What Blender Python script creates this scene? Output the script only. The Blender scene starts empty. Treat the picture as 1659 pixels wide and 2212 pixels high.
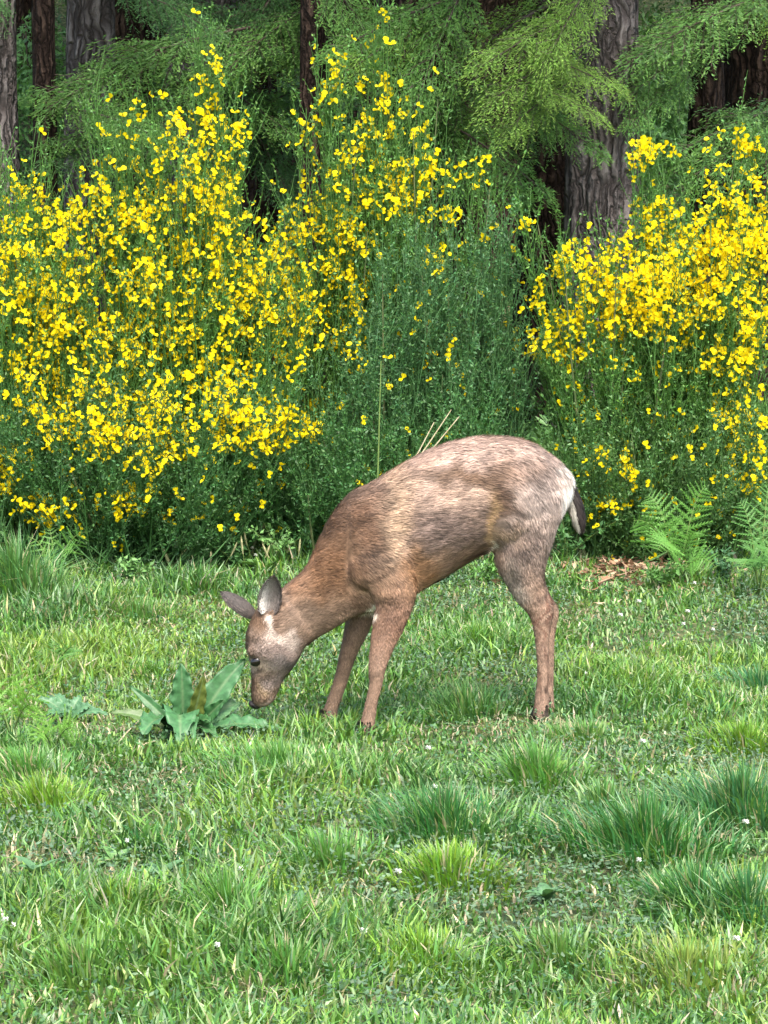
import bpy, math, random
import numpy as np
from mathutils import Vector, Matrix

# ------------------------------------------------------------------ camera, world, sun, exposure
scene = bpy.context.scene
col = scene.collection
CAM = np.array((0.0, -8.0, 1.6)); PITCH = math.radians(6.8); F = 2780.0
cd = bpy.data.cameras.new('camera'); cam = bpy.data.objects.new('camera', cd); col.objects.link(cam)
cam.location = CAM; cam.rotation_euler = (math.radians(90) - PITCH, 0, 0)
cd.sensor_fit = 'VERTICAL'; cd.sensor_height = 24; cd.lens = 24 * F / 1024; cd.clip_end = 600
scene.camera = cam
SUN_EL, SUN_AZ = math.radians(60), math.radians(165)      # azimuth from +Y clockwise: behind the camera, to its right
w = bpy.data.worlds.new('World'); scene.world = w; w.use_nodes = True
nt = w.node_tree; bg = nt.nodes['Background']; sky = nt.nodes.new('ShaderNodeTexSky')
sky.sky_type = 'NISHITA'; sky.sun_disc = False; sky.sun_elevation = SUN_EL; sky.sun_rotation = SUN_AZ
sky.air_density = 1.0; sky.dust_density = 4.0; sky.ozone_density = 0.6
nt.links.new(sky.outputs[0], bg.inputs[0]); bg.inputs[1].default_value = 0.15
sd = bpy.data.lights.new('sun', 'SUN'); sun = bpy.data.objects.new('sun', sd); col.objects.link(sun)
sd.energy = 1.5; sd.angle = math.radians(20); sd.color = (1, 0.96, 0.9)
sv = Vector((math.sin(SUN_AZ) * math.cos(SUN_EL), math.cos(SUN_AZ) * math.cos(SUN_EL), math.sin(SUN_EL)))
sun.rotation_euler = sv.to_track_quat('Z', 'Y').to_euler(); sun.location = (4, -6, 12)
vs = scene.view_settings
vs.view_transform = 'Standard'; vs.look = 'None'; vs.gamma = 1; vs.use_curve_mapping = False; vs.exposure = 1.85

R = np.random.default_rng(7); random.seed(7)
K = 768 / 1659.0                                     # sketch units (photo shown 1659 wide) to render pixels

# ------------------------------------------------------------------ measuring helpers
def W(dx, dy, y):
    """world x, z of a sketch position for something standing at depth y"""
    rx = (np.asarray(dx, float) * K - 384) / F; ru = -(np.asarray(dy, float) * K - 512) / F
    c, s = math.cos(PITCH), math.sin(PITCH)
    t = (y - CAM[1]) / (c + ru * s)
    return CAM[0] + rx * t, CAM[2] + (-s + ru * c) * t
def P(dx, dy, y):
    x, z = W(dx, dy, y); return np.array((float(x), float(y), float(z)))
def gz(x, y):
    x = np.asarray(x, float); y = np.asarray(y, float)
    z = 0.07 * np.clip(y - 0.5, 0, 2.2)
    z = z + 0.27 * np.clip(y - 9.0, 0, 40) * np.clip((y - 9) / 3, 0, 1)
    b = 0.014 * np.sin(x * 2.9 + 1.1 * y) * np.sin(y * 2.3 - 0.7 * x + 1) + 0.009 * np.sin(x * 6.1 + y * 3.7)
    return z + b * np.clip((np.abs(x) + np.abs(y)) * 1.2, 0.2, 1)
def G(dx, dy):
    """ground point under a sketch position"""
    lo, hi = -5.0, 12.0
    for _ in range(40):
        m = (lo + hi) / 2; p = P(dx, dy, m)
        if p[2] > gz(p[0], m): lo = m
        else: hi = m
    p = P(dx, dy, lo); return np.array((p[0], lo, float(gz(p[0], lo))))

def hash3(i, j, k):
    h = (i.astype(np.int64) * 73856093) ^ (j.astype(np.int64) * 19349663) ^ (k.astype(np.int64) * 83492791)
    h = (h ^ (h >> 13)) * 1274126177 & 0x7fffffff
    return ((h ^ (h >> 16)) & 0xffff) / 65535.0
def vn(p):
    p = np.asarray(p, float); i = np.floor(p).astype(np.int64); f = p - i; f = f * f * (3 - 2 * f)
    r = 0
    for a in (0, 1):
        for b in (0, 1):
            for c in (0, 1):
                wgt = (f[:, 0] if a else 1 - f[:, 0]) * (f[:, 1] if b else 1 - f[:, 1]) * (f[:, 2] if c else 1 - f[:, 2])
                r = r + wgt * hash3(i[:, 0] + a, i[:, 1] + b, i[:, 2] + c)
    return r
def unit(v): return v / np.maximum(np.linalg.norm(v, axis=-1, keepdims=True), 1e-9)
def rdir(n):
    return unit(R.normal(size=(n, 3)))

# ------------------------------------------------------------------ mesh helpers
def mesh(name, V, quads=None, tris=None, cols=None, mat=None, smooth=False):
    me = bpy.data.meshes.new(name)
    V = np.asarray(V, np.float32)
    me.vertices.add(len(V)); me.vertices.foreach_set('co', V.ravel())
    loops = []; starts = []; n = 0
    if quads is not None and len(quads):
        q = np.asarray(quads, np.int32); loops.append(q.ravel()); starts.append(np.arange(len(q)) * 4 + n); n += q.size
    if tris is not None and len(tris):
        t = np.asarray(tris, np.int32); loops.append(t.ravel()); starts.append(np.arange(len(t)) * 3 + n); n += t.size
    L = np.concatenate(loops); S = np.concatenate(starts).astype(np.int32)
    me.loops.add(len(L)); me.loops.foreach_set('vertex_index', L.astype(np.int32))
    me.polygons.add(len(S)); me.polygons.foreach_set('loop_start', S)
    me.update(calc_edges=True)
    if smooth: me.polygons.foreach_set('use_smooth', np.ones(len(S), bool))
    if cols is not None:
        a = me.attributes.new('tint', 'FLOAT_COLOR', 'POINT')
        c = np.ones((len(V), 4), np.float32); c[:, :3] = cols; a.data.foreach_set('color', c.ravel())
    if mat: me.materials.append(mat)
    return me
def obj(name, me, parent=None):
    o = bpy.data.objects.new(name, me); col.objects.link(o)
    if parent: o.parent = parent
    return o
def tag(o, label=None, cat=None, group=None, kind=None):
    if label: o['label'] = label
    if cat: o['category'] = cat
    if group: o['group'] = group
    if kind: o['kind'] = kind
    return o
def thing(name, loc, label, cat, group=None):
    o = bpy.data.objects.new(name, None); col.objects.link(o); o.empty_display_size = 0.1
    o.location = loc; return tag(o, label, cat, group)
def rep(c, k): return np.repeat(np.asarray(c, float), k, axis=0)

def leaf_arrays(p, d, s, L, Wd, fold=0.15):
    """folded diamond leaves: four points, two triangles each"""
    n = np.cross(d, s); L = np.asarray(L)[:, None]; Wd = np.asarray(Wd)[:, None]
    V = np.empty((len(p), 4, 3))
    V[:, 0] = p; V[:, 1] = p + d * L * .45 + s * Wd * .5 + n * Wd * fold
    V[:, 2] = p + d * L; V[:, 3] = p + d * L * .45 - s * Wd * .5 + n * Wd * fold
    b = np.arange(len(p))[:, None] * 4
    T = np.concatenate([b + np.array([[0, 1, 2]]), b + np.array([[0, 2, 3]])])
    return V.reshape(-1, 3), T
def blade_arrays(r, hd, L, lean, Wd, up=None):
    """grass blades: a quad and a tip triangle, bending over towards hd"""
    n = len(r); L = np.asarray(L)[:, None]; lean = np.asarray(lean)[:, None]; Wd = np.asarray(Wd)[:, None]
    h = np.stack([np.cos(hd), np.sin(hd), np.zeros(n)], 1)
    fa = hd + R.uniform(-1.0, 1.0, n) + math.pi / 2
    s = np.stack([np.cos(fa), np.sin(fa), np.zeros(n)], 1)
    z = np.array([0, 0, 1.0])
    def at(t): return r + z * L * (t * np.sqrt(np.clip(1 - (lean * t) ** 2 * .8, .05, 1))) + h * L * lean * t * t
    V = np.empty((n, 5, 3)); a = at(0); b = at(.55); c = at(1.0)
    V[:, 0] = a - s * Wd * .4; V[:, 1] = a + s * Wd * .4; V[:, 2] = b + s * Wd * .5; V[:, 3] = b - s * Wd * .5; V[:, 4] = c
    k = np.arange(n)[:, None] * 5
    return V.reshape(-1, 3), k + np.array([[0, 1, 2, 3]]), k + np.array([[3, 2, 4]])
def tube_arrays(pts, rad, sides=4):
    """pts (n,m,3), rad (n,m): n open tubes of m rings"""
    n, m, _ = pts.shape
    t = np.gradient(pts, axis=1); t = unit(t)
    ref = np.zeros_like(t); ref[..., 0] = .3; ref[..., 1] = 1.0; ref[..., 2] = .1
    a = unit(np.cross(t, ref)); b = np.cross(t, a)
    ang = np.arange(sides) * 2 * math.pi / sides
    V = pts[:, :, None] + rad[:, :, None, None] * (a[:, :, None] * np.cos(ang)[:, None] + b[:, :, None] * np.sin(ang)[:, None])
    idx = np.arange(n * m * sides).reshape(n, m, sides)
    q = np.stack([idx[:, :-1], np.roll(idx[:, :-1], -1, 2), np.roll(idx[:, 1:], -1, 2), idx[:, 1:]], -1)
    return V.reshape(-1, 3), q.reshape(-1, 4)
def tube(name, pts, rad, mat, parent=None, sides=6):
    pts = np.asarray(pts, float)[None]; rad = np.asarray(rad, float)[None]
    V, q = tube_arrays(pts, rad, sides)
    return obj(name, mesh(name, V, quads=q, mat=mat, smooth=True), parent)

# ------------------------------------------------------------------ materials
def new_mat(name):
    m = bpy.data.materials.new(name); m.use_nodes = True
    return m, m.node_tree, m.node_tree.nodes['Principled BSDF']
def leaf_mat(name, colour=None, rough=.5, trans=.3, spec=.35, var=.25, scale=30, tcol=(1.0, 1.1, .45)):
    """leaf: colour from each piece's own tint (or a fixed one), mottled, letting some light through"""
    m, t, b = new_mat(name)
    if colour is None:
        a = t.nodes.new('ShaderNodeAttribute'); a.attribute_name = 'tint'; src = a.outputs['Color']
    else:
        a = t.nodes.new('ShaderNodeRGB'); a.outputs[0].default_value = (*colour, 1); src = a.outputs[0]
    nz = t.nodes.new('ShaderNodeTexNoise'); nz.inputs['Scale'].default_value = scale; nz.inputs['Detail'].default_value = 3
    geo = t.nodes.new('ShaderNodeNewGeometry'); t.links.new(geo.outputs['Position'], nz.inputs['Vector'])
    mr = t.nodes.new('ShaderNodeMapRange'); mr.inputs[1].default_value = .3; mr.inputs[2].default_value = .7
    mr.inputs[3].default_value = 1 - var; mr.inputs[4].default_value = 1 + var; t.links.new(nz.outputs[0], mr.inputs[0])
    mx = t.nodes.new('ShaderNodeVectorMath'); mx.operation = 'SCALE'
    t.links.new(src, mx.inputs[0]); t.links.new(mr.outputs[0], mx.inputs['Scale'])
    t.links.new(mx.outputs[0], b.inputs['Base Color'])
    b.inputs['Roughness'].default_value = rough; b.inputs['Specular IOR Level'].default_value = spec
    tr = t.nodes.new('ShaderNodeBsdfTranslucent'); tm = t.nodes.new('ShaderNodeVectorMath'); tm.operation = 'MULTIPLY'
    tm.inputs[1].default_value = tcol; t.links.new(mx.outputs[0], tm.inputs[0]); t.links.new(tm.outputs[0], tr.inputs[0])
    ms = t.nodes.new('ShaderNodeMixShader'); ms.inputs[0].default_value = trans
    t.links.new(b.outputs[0], ms.inputs[1]); t.links.new(tr.outputs[0], ms.inputs[2])
    t.links.new(ms.outputs[0], t.nodes['Material Output'].inputs[0])
    return m
def noise_mat(name, c0, c1, scale=8, rough=.8, bump=0.0, stretch=(1, 1, 1), spec=.2, c2=None):
    m, t, b = new_mat(name)
    tc = t.nodes.new('ShaderNodeTexCoord'); mp = t.nodes.new('ShaderNodeMapping'); mp.inputs['Scale'].default_value = stretch
    t.links.new(tc.outputs['Object'], mp.inputs[0])
    nz = t.nodes.new('ShaderNodeTexNoise'); nz.inputs['Scale'].default_value = scale; nz.inputs['Detail'].default_value = 8
    nz.inputs['Roughness'].default_value = .65; t.links.new(mp.outputs[0], nz.inputs['Vector'])
    cr = t.nodes.new('ShaderNodeValToRGB'); e = cr.color_ramp.elements
    e[0].position = .38; e[0].color = (*c0, 1); e[1].position = .62; e[1].color = (*c1, 1)
    if c2: k = e.new(.5); k.color = (*c2, 1)
    t.links.new(nz.outputs[0], cr.inputs[0]); t.links.new(cr.outputs[0], b.inputs['Base Color'])
    b.inputs['Roughness'].default_value = rough; b.inputs['Specular IOR Level'].default_value = spec
    if bump:
        bp = t.nodes.new('ShaderNodeBump'); bp.inputs['Strength'].default_value = bump; bp.inputs['Distance'].default_value = .04
        t.links.new(nz.outputs[0], bp.inputs['Height']); t.links.new(bp.outputs[0], b.inputs['Normal'])
    return m
def bark_mat(name, crack, plate, plate2, scale=24):
    """long bark plates parted by dark cracks"""
    m, t, b = new_mat(name); N = t.nodes.new; Lk = t.links.new
    tc = N('ShaderNodeTexCoord'); nz = N('ShaderNodeTexNoise'); nz.inputs['Scale'].default_value = 5; nz.inputs['Detail'].default_value = 5; Lk(tc.outputs['Object'], nz.inputs['Vector'])
    sc = N('ShaderNodeVectorMath'); sc.operation = 'SCALE'; sc.inputs['Scale'].default_value = .16; Lk(nz.outputs['Color'], sc.inputs[0])
    ad = N('ShaderNodeVectorMath'); ad.operation = 'ADD'; Lk(tc.outputs['Object'], ad.inputs[0]); Lk(sc.outputs[0], ad.inputs[1])
    mp = N('ShaderNodeMapping'); mp.inputs['Scale'].default_value = (1, 1, .13); Lk(ad.outputs[0], mp.inputs[0])
    vo = N('ShaderNodeTexVoronoi'); vo.feature = 'DISTANCE_TO_EDGE'; vo.inputs['Scale'].default_value = scale; Lk(mp.outputs[0], vo.inputs['Vector'])
    n2 = N('ShaderNodeTexNoise'); n2.inputs['Scale'].default_value = 42; n2.inputs['Detail'].default_value = 8; n2.inputs['Roughness'].default_value = .7; Lk(mp.outputs[0], n2.inputs['Vector'])
    mr = N('ShaderNodeMapRange'); mr.inputs[1].default_value = .0; mr.inputs[2].default_value = .30; Lk(vo.outputs['Distance'], mr.inputs[0])
    c1 = N('ShaderNodeMix'); c1.data_type = 'RGBA'; c1.inputs[6].default_value = (*plate, 1); c1.inputs[7].default_value = (*plate2, 1)
    st = N('ShaderNodeMapRange'); st.inputs[1].default_value = .38; st.inputs[2].default_value = .62; Lk(n2.outputs[0], st.inputs[0]); Lk(st.outputs[0], c1.inputs[0])
    c2 = N('ShaderNodeMix'); c2.data_type = 'RGBA'; c2.inputs[6].default_value = (*crack, 1); Lk(c1.outputs[2], c2.inputs[7]); Lk(mr.outputs[0], c2.inputs[0])
    Lk(c2.outputs[2], b.inputs['Base Color']); b.inputs['Roughness'].default_value = .92; b.inputs['Specular IOR Level'].default_value = .15
    hm = N('ShaderNodeMath'); hm.operation = 'MULTIPLY_ADD'; hm.inputs[1].default_value = .35; Lk(n2.outputs[0], hm.inputs[0]); Lk(mr.outputs[0], hm.inputs[2])
    bp = N('ShaderNodeBump'); bp.inputs['Strength'].default_value = 1; bp.inputs['Distance'].default_value = .03; Lk(hm.outputs[0], bp.inputs['Height']); Lk(bp.outputs[0], b.inputs['Normal'])
    return m
M = dict(
    grass=leaf_mat('grass_blade', rough=.42, trans=.35, spec=.45, var=.15),
    leaf=leaf_mat('broom_leaf', rough=.5, trans=.25, spec=.35, var=.2),
    needle=leaf_mat('conifer_needle', rough=.5, trans=.25, spec=.35, var=.25, scale=12),
    petal=leaf_mat('broom_petal', (.88, .70, .006), rough=.55, trans=.3, spec=.2, var=.08, scale=60, tcol=(1.05, 1, .6)),
    dock=leaf_mat('dock_leaf', rough=.45, trans=.22, spec=.4, var=.22, scale=70),
    fern=leaf_mat('fern_leaf', rough=.5, trans=.35, spec=.3, var=.15, scale=50),
    broom_stem=noise_mat('broom_stem', (.05, .09, .03), (.13, .14, .06), 20, .6),
    soil=noise_mat('meadow_soil', (.03, .045, .018), (.17, .165, .08), 22, .95, .8, c2=(.06, .085, .03)),
    bark_grey=bark_mat('grey_bark', (.055, .045, .04), (.105, .087, .078), (.25, .22, .20)),
    bark_dark=bark_mat('dark_brown_bark', (.018, .011, .008), (.042, .027, .02), (.11, .072, .052)),
    branch=noise_mat('branch_bark', (.05, .035, .025), (.14, .11, .09), 15, .9),
    straw=noise_mat('dry_stalk', (.34, .27, .15), (.55, .47, .32), 30, .8),
    twig=noise_mat('dead_twig', (.16, .10, .06), (.36, .26, .17), 25, .85),
    litter=leaf_mat('dead_leaf', rough=.8, trans=.15, spec=.2, var=.3, tcol=(1, .8, .5)),
    clover=leaf_mat('white_floret', (.78, .78, .70), rough=.7, trans=.25, spec=.1, var=.1, tcol=(1, 1, .9)),
    stalk=leaf_mat('green_stalk', (.13, .20, .05), rough=.5, trans=.1, var=.2),
)

# ------------------------------------------------------------------ ground
gx = np.unique(np.concatenate([np.linspace(-90, -6, 22), np.linspace(-6, 6, 121), np.linspace(6, 90, 22)]))
gy = np.unique(np.concatenate([np.linspace(-60, -6, 12), np.linspace(-6, 12, 181), np.linspace(12, 60, 50), np.linspace(60, 160, 8)]))
X, Y = np.meshgrid(gx, gy); Z = gz(X, Y)
V = np.stack([X, Y, Z], -1).reshape(-1, 3); idx = np.arange(X.size).reshape(X.shape)
Q = np.stack([idx[:-1, :-1], idx[:-1, 1:], idx[1:, 1:], idx[1:, :-1]], -1).reshape(-1, 4)
tag(obj('ground', mesh('ground', V, quads=Q, mat=M['soil'], smooth=True)), kind='structure')

# ------------------------------------------------------------------ grass and ground cover
GREEN = np.array([(.098, .235, .043), (.14, .285, .05), (.06, .16, .038), (.20, .325, .05), (.42, .38, .22), (.24, .355, .15)])  # last tint: whitish blade reflections put into the colour
def grass_cols(x, y, n):
    p = np.stack([x, y, np.zeros_like(x)], 1)
    a = vn(p * 1.7 + 3.3); b = vn(p * 4.1 + 11.7); c = R.random(n)
    k = a * .45 + b * .35 + .1 + (c - .5) * .45
    pal = np.where((k < .40)[:, None], GREEN[2], np.where((k < .55)[:, None], GREEN[0], np.where((k < .68)[:, None], GREEN[1], GREEN[3])))
    pale = R.random(n) < .16; pal = np.where(pale[:, None], GREEN[5], pal)  # pale tint on scattered blades paints in whitish reflections
    dry = (R.random(n) < .03 + .12 * np.clip((vn(p * 2.6 + 31) - .6) * 4, 0, 1))
    pal = np.where(dry[:, None], GREEN[4] * R.uniform(.7, 1.3, (n, 1)), pal)
    return pal * R.uniform(.55, 1.45, (n, 1)) * np.stack([R.uniform(.9, 1.15, n), np.ones(n), R.uniform(.8, 1.3, n)], 1)
def scatter(n, y0=-3.3, y1=3.2, margin=.55):
    """even spread over the meadow in front of the broom"""
    y = R.uniform(y0, y1, int(n * 1.6)); x = R.uniform(-2.3, 2.3, len(y))
    k = np.abs(x) < .139 * (y + 8) + margin
    x, y = x[k][:n], y[k][:n]; return x, y
def build_blades(name, x, y, L, lean, Wd, cols, hd=None, parent=None, off=(0, 0, 0)):
    n = len(x); r = np.stack([x, y, gz(x, y) - .004], 1) - np.asarray(off)
    V, q, t = blade_arrays(r, R.uniform(0, 2 * math.pi, n) if hd is None else hd, L, lean, Wd)
    return obj(name, mesh(name, V, quads=q, tris=t, cols=rep(cols, 5), mat=M['grass']), parent)
x, y = scatter(190000); n = len(x); pp = np.stack([x, y, np.zeros(n)], 1)
thick = vn(pp * 3.1 + 71) * .55 + vn(pp * 8.3 + 91) * .45; cm = np.clip((vn(pp * 2.2 + 50) - .55) * 6, 0, 1); keep = R.random(n) < np.clip((thick - .18) * 4.0, .5, 1) * (1 - .45 * cm)
x, y, pp = x[keep], y[keep], pp[keep]; n = len(x)
calm = np.where(y > -.75, .80, 1.0) * (1 + .55 * np.clip((y - 1.4) / .6, 0, 1) * (1 - np.exp(-((x - .85) / .28) ** 2)) - .45 * np.exp(-((x - .85) ** 2 / .05 + (y - 2.0) ** 2 / .12))) * (1 - .5 * np.exp(-((x + .62) ** 2 / .06 + (y + .2) ** 2 / .05)))
hgt = calm * (.026 + .052 * np.clip(vn(pp * 2.9 + 5) * 2.0 - .62, 0, 1.15) * (.6 + .8 * vn(pp * 7)))
tag(build_blades('meadow_grass', x, y, hgt * R.uniform(.6, 1.5, n), R.uniform(.2, .95, n), R.uniform(.004, .0085, n), grass_cols(x, y, n),
    hd=9.4 * vn(pp * 2.3 + 123) + R.normal(size=n) * 1.9),
    'short mixed green meadow grass covering the clearing', 'grass', kind='stuff')
# low clover and weed leaves between the blades
x, y = scatter(95000); n = len(x); pp = np.stack([x, y, np.zeros(n)], 1)
cm = np.clip((vn(pp * 2.2 + 50) - .52) * 6, 0, 1); keep = R.random(n) < .28 + .72 * cm; cm = cm[keep]; x, y = x[keep], y[keep]; n = len(x)
h = R.uniform(.006, .05, n); p = np.stack([x, y, gz(x, y) + h], 1)
d = unit(np.stack([R.normal(size=n), R.normal(size=n), R.uniform(-.2, .7, n)], 1)); s = unit(np.cross(d, unit(R.normal(size=(n, 3)) * .4 + np.array([0, 0, 1]))))
c = np.array([(.05, .125, .05), (.085, .18, .07), (.04, .10, .045), (.13, .20, .10)])[R.integers(0, 4, n)] * R.uniform(.7, 1.35, (n, 1))
c = c * (1 - .6 * cm[:, None]) + np.array((.095, .155, .095)) * R.uniform(.5, 1.6, (n, 1)) * .6 * cm[:, None]
V, T = leaf_arrays(p, d, s, R.uniform(.008, .020, n), R.uniform(.005, .011, n))
tag(obj('clover_cover', mesh('clover_cover', V, tris=T, cols=rep(c, 4), mat=M['leaf'])), 'low clover and weed leaves among the grass', 'ground cover', kind='stuff')

# bleached thatch lying in patches
x, y = scatter(42000); n = len(x); pp = np.stack([x, y, np.zeros(n)], 1)
keep = R.random(n) < .05 + .95 * np.clip((vn(pp * 3.3 + 211) * .6 + vn(pp * 9 + 17) * .4 - .56) * 9, 0, 1); x, y = x[keep], y[keep]; n = len(x)
tag(build_blades('dry_thatch', x, y, R.uniform(.02, .06, n), R.uniform(.8, 1.08, n), R.uniform(.0025, .005, n), np.array([(.44, .38, .25), (.33, .29, .19), (.25, .20, .11), (.36, .36, .22)])[R.integers(0, 4, n)] * R.uniform(.7, 1.25, (n, 1))),
    'bleached dry grass thatch showing in patches between the green', 'dry grass', kind='stuff')

def tussock(dx, dy, rad, hgt, n, colour, label, group=None, spread=.85):
    rad *= 1.12 if n > 900 else .98; n = int(n * .85) + 120; hgt *= .93
    c = G(dx, dy); a = R.uniform(0, 2 * math.pi, n); r = np.minimum(np.abs(R.normal(size=n)), 1.25) * rad * 1.2 * (.45 + .5 * vn(np.stack([np.cos(a) * 1.3 + dx, np.sin(a) * 1.3, 0 * a], 1)))
    x = c[0] + r * np.cos(a); y = c[1] + r * np.sin(a) * 1.1
    L = hgt * R.uniform(.35, 1.15, n) * (1.1 - .35 * np.clip(r / rad, 0, 1.6))
    base_c = np.where(R.random((n, 1)) < .25, (np.asarray(colour) + GREEN[1]) / 2, np.asarray(colour)); base_c = np.where(R.random((n, 1)) < .12, GREEN[5], base_c)  # some blades take the painted reflection tint
    cols = base_c * R.uniform(.65, 1.4, (n, 1)) * np.stack([R.uniform(.8, 1.25, n), np.ones(n), R.uniform(.8, 1.3, n)], 1)
    dry = R.random(n) < .05; cols[dry] = GREEN[4]
    o = build_blades('grass_tussock', x, y, L, np.clip(.22 + spread * r / rad * .6 + R.normal(size=n) * .2, .05, 1.05), R.uniform(.0032, .0068, n), cols,
                     hd=np.arctan2(np.sin(a) * .8 + .1 + R.normal(size=n) * .35, np.cos(a) * .8 - .45 + R.normal(size=n) * .35), off=c)
    o.location = c; tag(o, label, 'grass tuft', group)
DK, BG, YG, MG = (.048, .17, .042), (.058, .185, .062), (.16, .31, .03), (.095, .245, .045)
for t in [
    (1390, 1850, .16, .17, 1500, DK, 'large dense dark green grass tussock standing alone past the hind feet'),
    (1510, 1975, .13, .13, 900, DK, 'dark green grass tussock beside a bluish tussock, below the largest one'),
    (1610, 1995, .13, .14, 900, BG, 'bluish green grass tussock with spiky arching blades'),
    (1600, 1770, .17, .16, 1300, BG, 'wide bluish green tussock with long leaning blades'),
    (960, 1800, .17, .13, 1300, DK, 'broad deep green tussock in front of the near foreleg'),
    (1160, 1700, .13, .15, 700, MG, 'mid green tussock with upright broad blades below the hind hooves'),
    (960, 1905, .14, .10, 800, YG, 'yellow green tussock touching a broad deep green one'),
    (1600, 1615, .14, .09, 800, YG, 'bright yellow green tussock on short turf, farthest from the dock plant'),
    (265, 1990, .14, .11, 800, YG, 'yellow green tussock with straw at its foot'),
    (90, 1745, .15, .10, 800, YG, 'yellow green tussock beside grey clover patch'),
    (910, 2090, .15, .09, 800, YG, 'flat lime green tussock on thin dry turf'),
    (1480, 2110, .22, .08, 1200, (.20, .30, .06), 'pale lime wide low tussock'),
    (490, 1990, .10, .13, 500, MG, 'tall thin mid green tussock of upright blades'),
    (30, 1290, .15, .26, 1000, (.09, .22, .06), 'tall upright grass clump under the yellow broom flowers'),
    (600, 1665, .22, .09, 1200, MG, 'low light green grass patch in front of the dock plant'),
    (1030, 1400, .13, .09, 700, (.13, .28, .03), 'bright green tuft seen under the belly of the deer'),
    (60, 1680, .16, .10, 700, MG, 'mid green tuft below the small ferns'),
    (1000, 1540, .15, .11, 700, (.08, .20, .05), 'loose green tuft between the fore and hind legs'),
    (1400, 1480, .20, .07, 900, (.12, .26, .04), 'low fresh green grass patch behind the hind legs'),
    (1640, 1500, .15, .10, 600, BG, 'bluish green tuft growing near the right ferns'),
    (340, 1840, .15, .08, 600, DK, 'low dark green tuft next to bare brown turf'),
    (700, 1870, .16, .09, 700, MG, 'loose mid green tuft between the yellow green and the thin tall tussock'),
    (620, 2110, .15, .09, 600, MG, 'loose green tuft beside white clover on thin turf'),
    (180, 2110, .16, .09, 700, (.12, .25, .05), 'fresh green tuft in front of the tussock with straw'),
    (1200, 2080, .16, .08, 700, (.11, .23, .05), 'short fresh green tuft between lime coloured tussocks'),
    (1260, 1600, .15, .07, 600, (.11, .24, .05), 'short fresh green tuft just past the hind hooves'),
    (330, 1460, .18, .06, 700, (.13, .27, .05), 'short light green tuft behind the dock plant'),
    (300, 1330, .18, .07, 700, (.10, .23, .05), 'soft green tuft between the dock plant and the low broom'),
    (800, 1690, .14, .08, 600, (.12, .25, .05), 'fresh green tuft in front of the near fore hoof'),
    (1300, 1750, .12, .09, 500, (.10, .22, .06), 'small green tuft leaning on the largest dark tussock'),
]: tussock(*t)

# ------------------------------------------------------------------ conifers
def trunk(name, base, top, r0, r1, mat, parent, furrow=.12, seed=0):
    nr, ns = 80, 48
    t = np.linspace(0, 1, nr)[:, None]; a = np.arange(ns)[None] * 2 * math.pi / ns
    c = np.asarray(base)[None] * (1 - t) + np.asarray(top)[None] * t
    rad = r0 + (r1 - r0) * t + r0 * .5 * np.exp(-t * 22)
    hh = t * np.linalg.norm(np.asarray(top) - np.asarray(base))
    pp = np.stack([np.cos(a) * 3.2 + 0 * t + seed, np.sin(a) * 3.2 + 0 * t, hh * 1.3 + 0 * a], -1).reshape(-1, 3)
    f = vn(pp * np.array([1.9, 1.9, 1])) + .5 * vn(pp * np.array([3.8, 3.8, 2.2]) + 9)
    rr = rad * (1 + furrow * (np.abs(f.reshape(nr, ns) - .75) * 4 - .8))
    V = np.stack([c[:, None, 0] + rr * np.cos(a), c[:, None, 1] + rr * np.sin(a), c[:, None, 2] + 0 * a + 0 * rr], -1).reshape(-1, 3)
    i = np.arange(nr * ns).reshape(nr, ns)
    q = np.stack([i[:-1], np.roll(i[:-1], -1, 1), np.roll(i[1:], -1, 1), i[1:]], -1).reshape(-1, 4)
    return obj(name, mesh(name, V, quads=q, mat=mat, smooth=True), parent)
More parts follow.
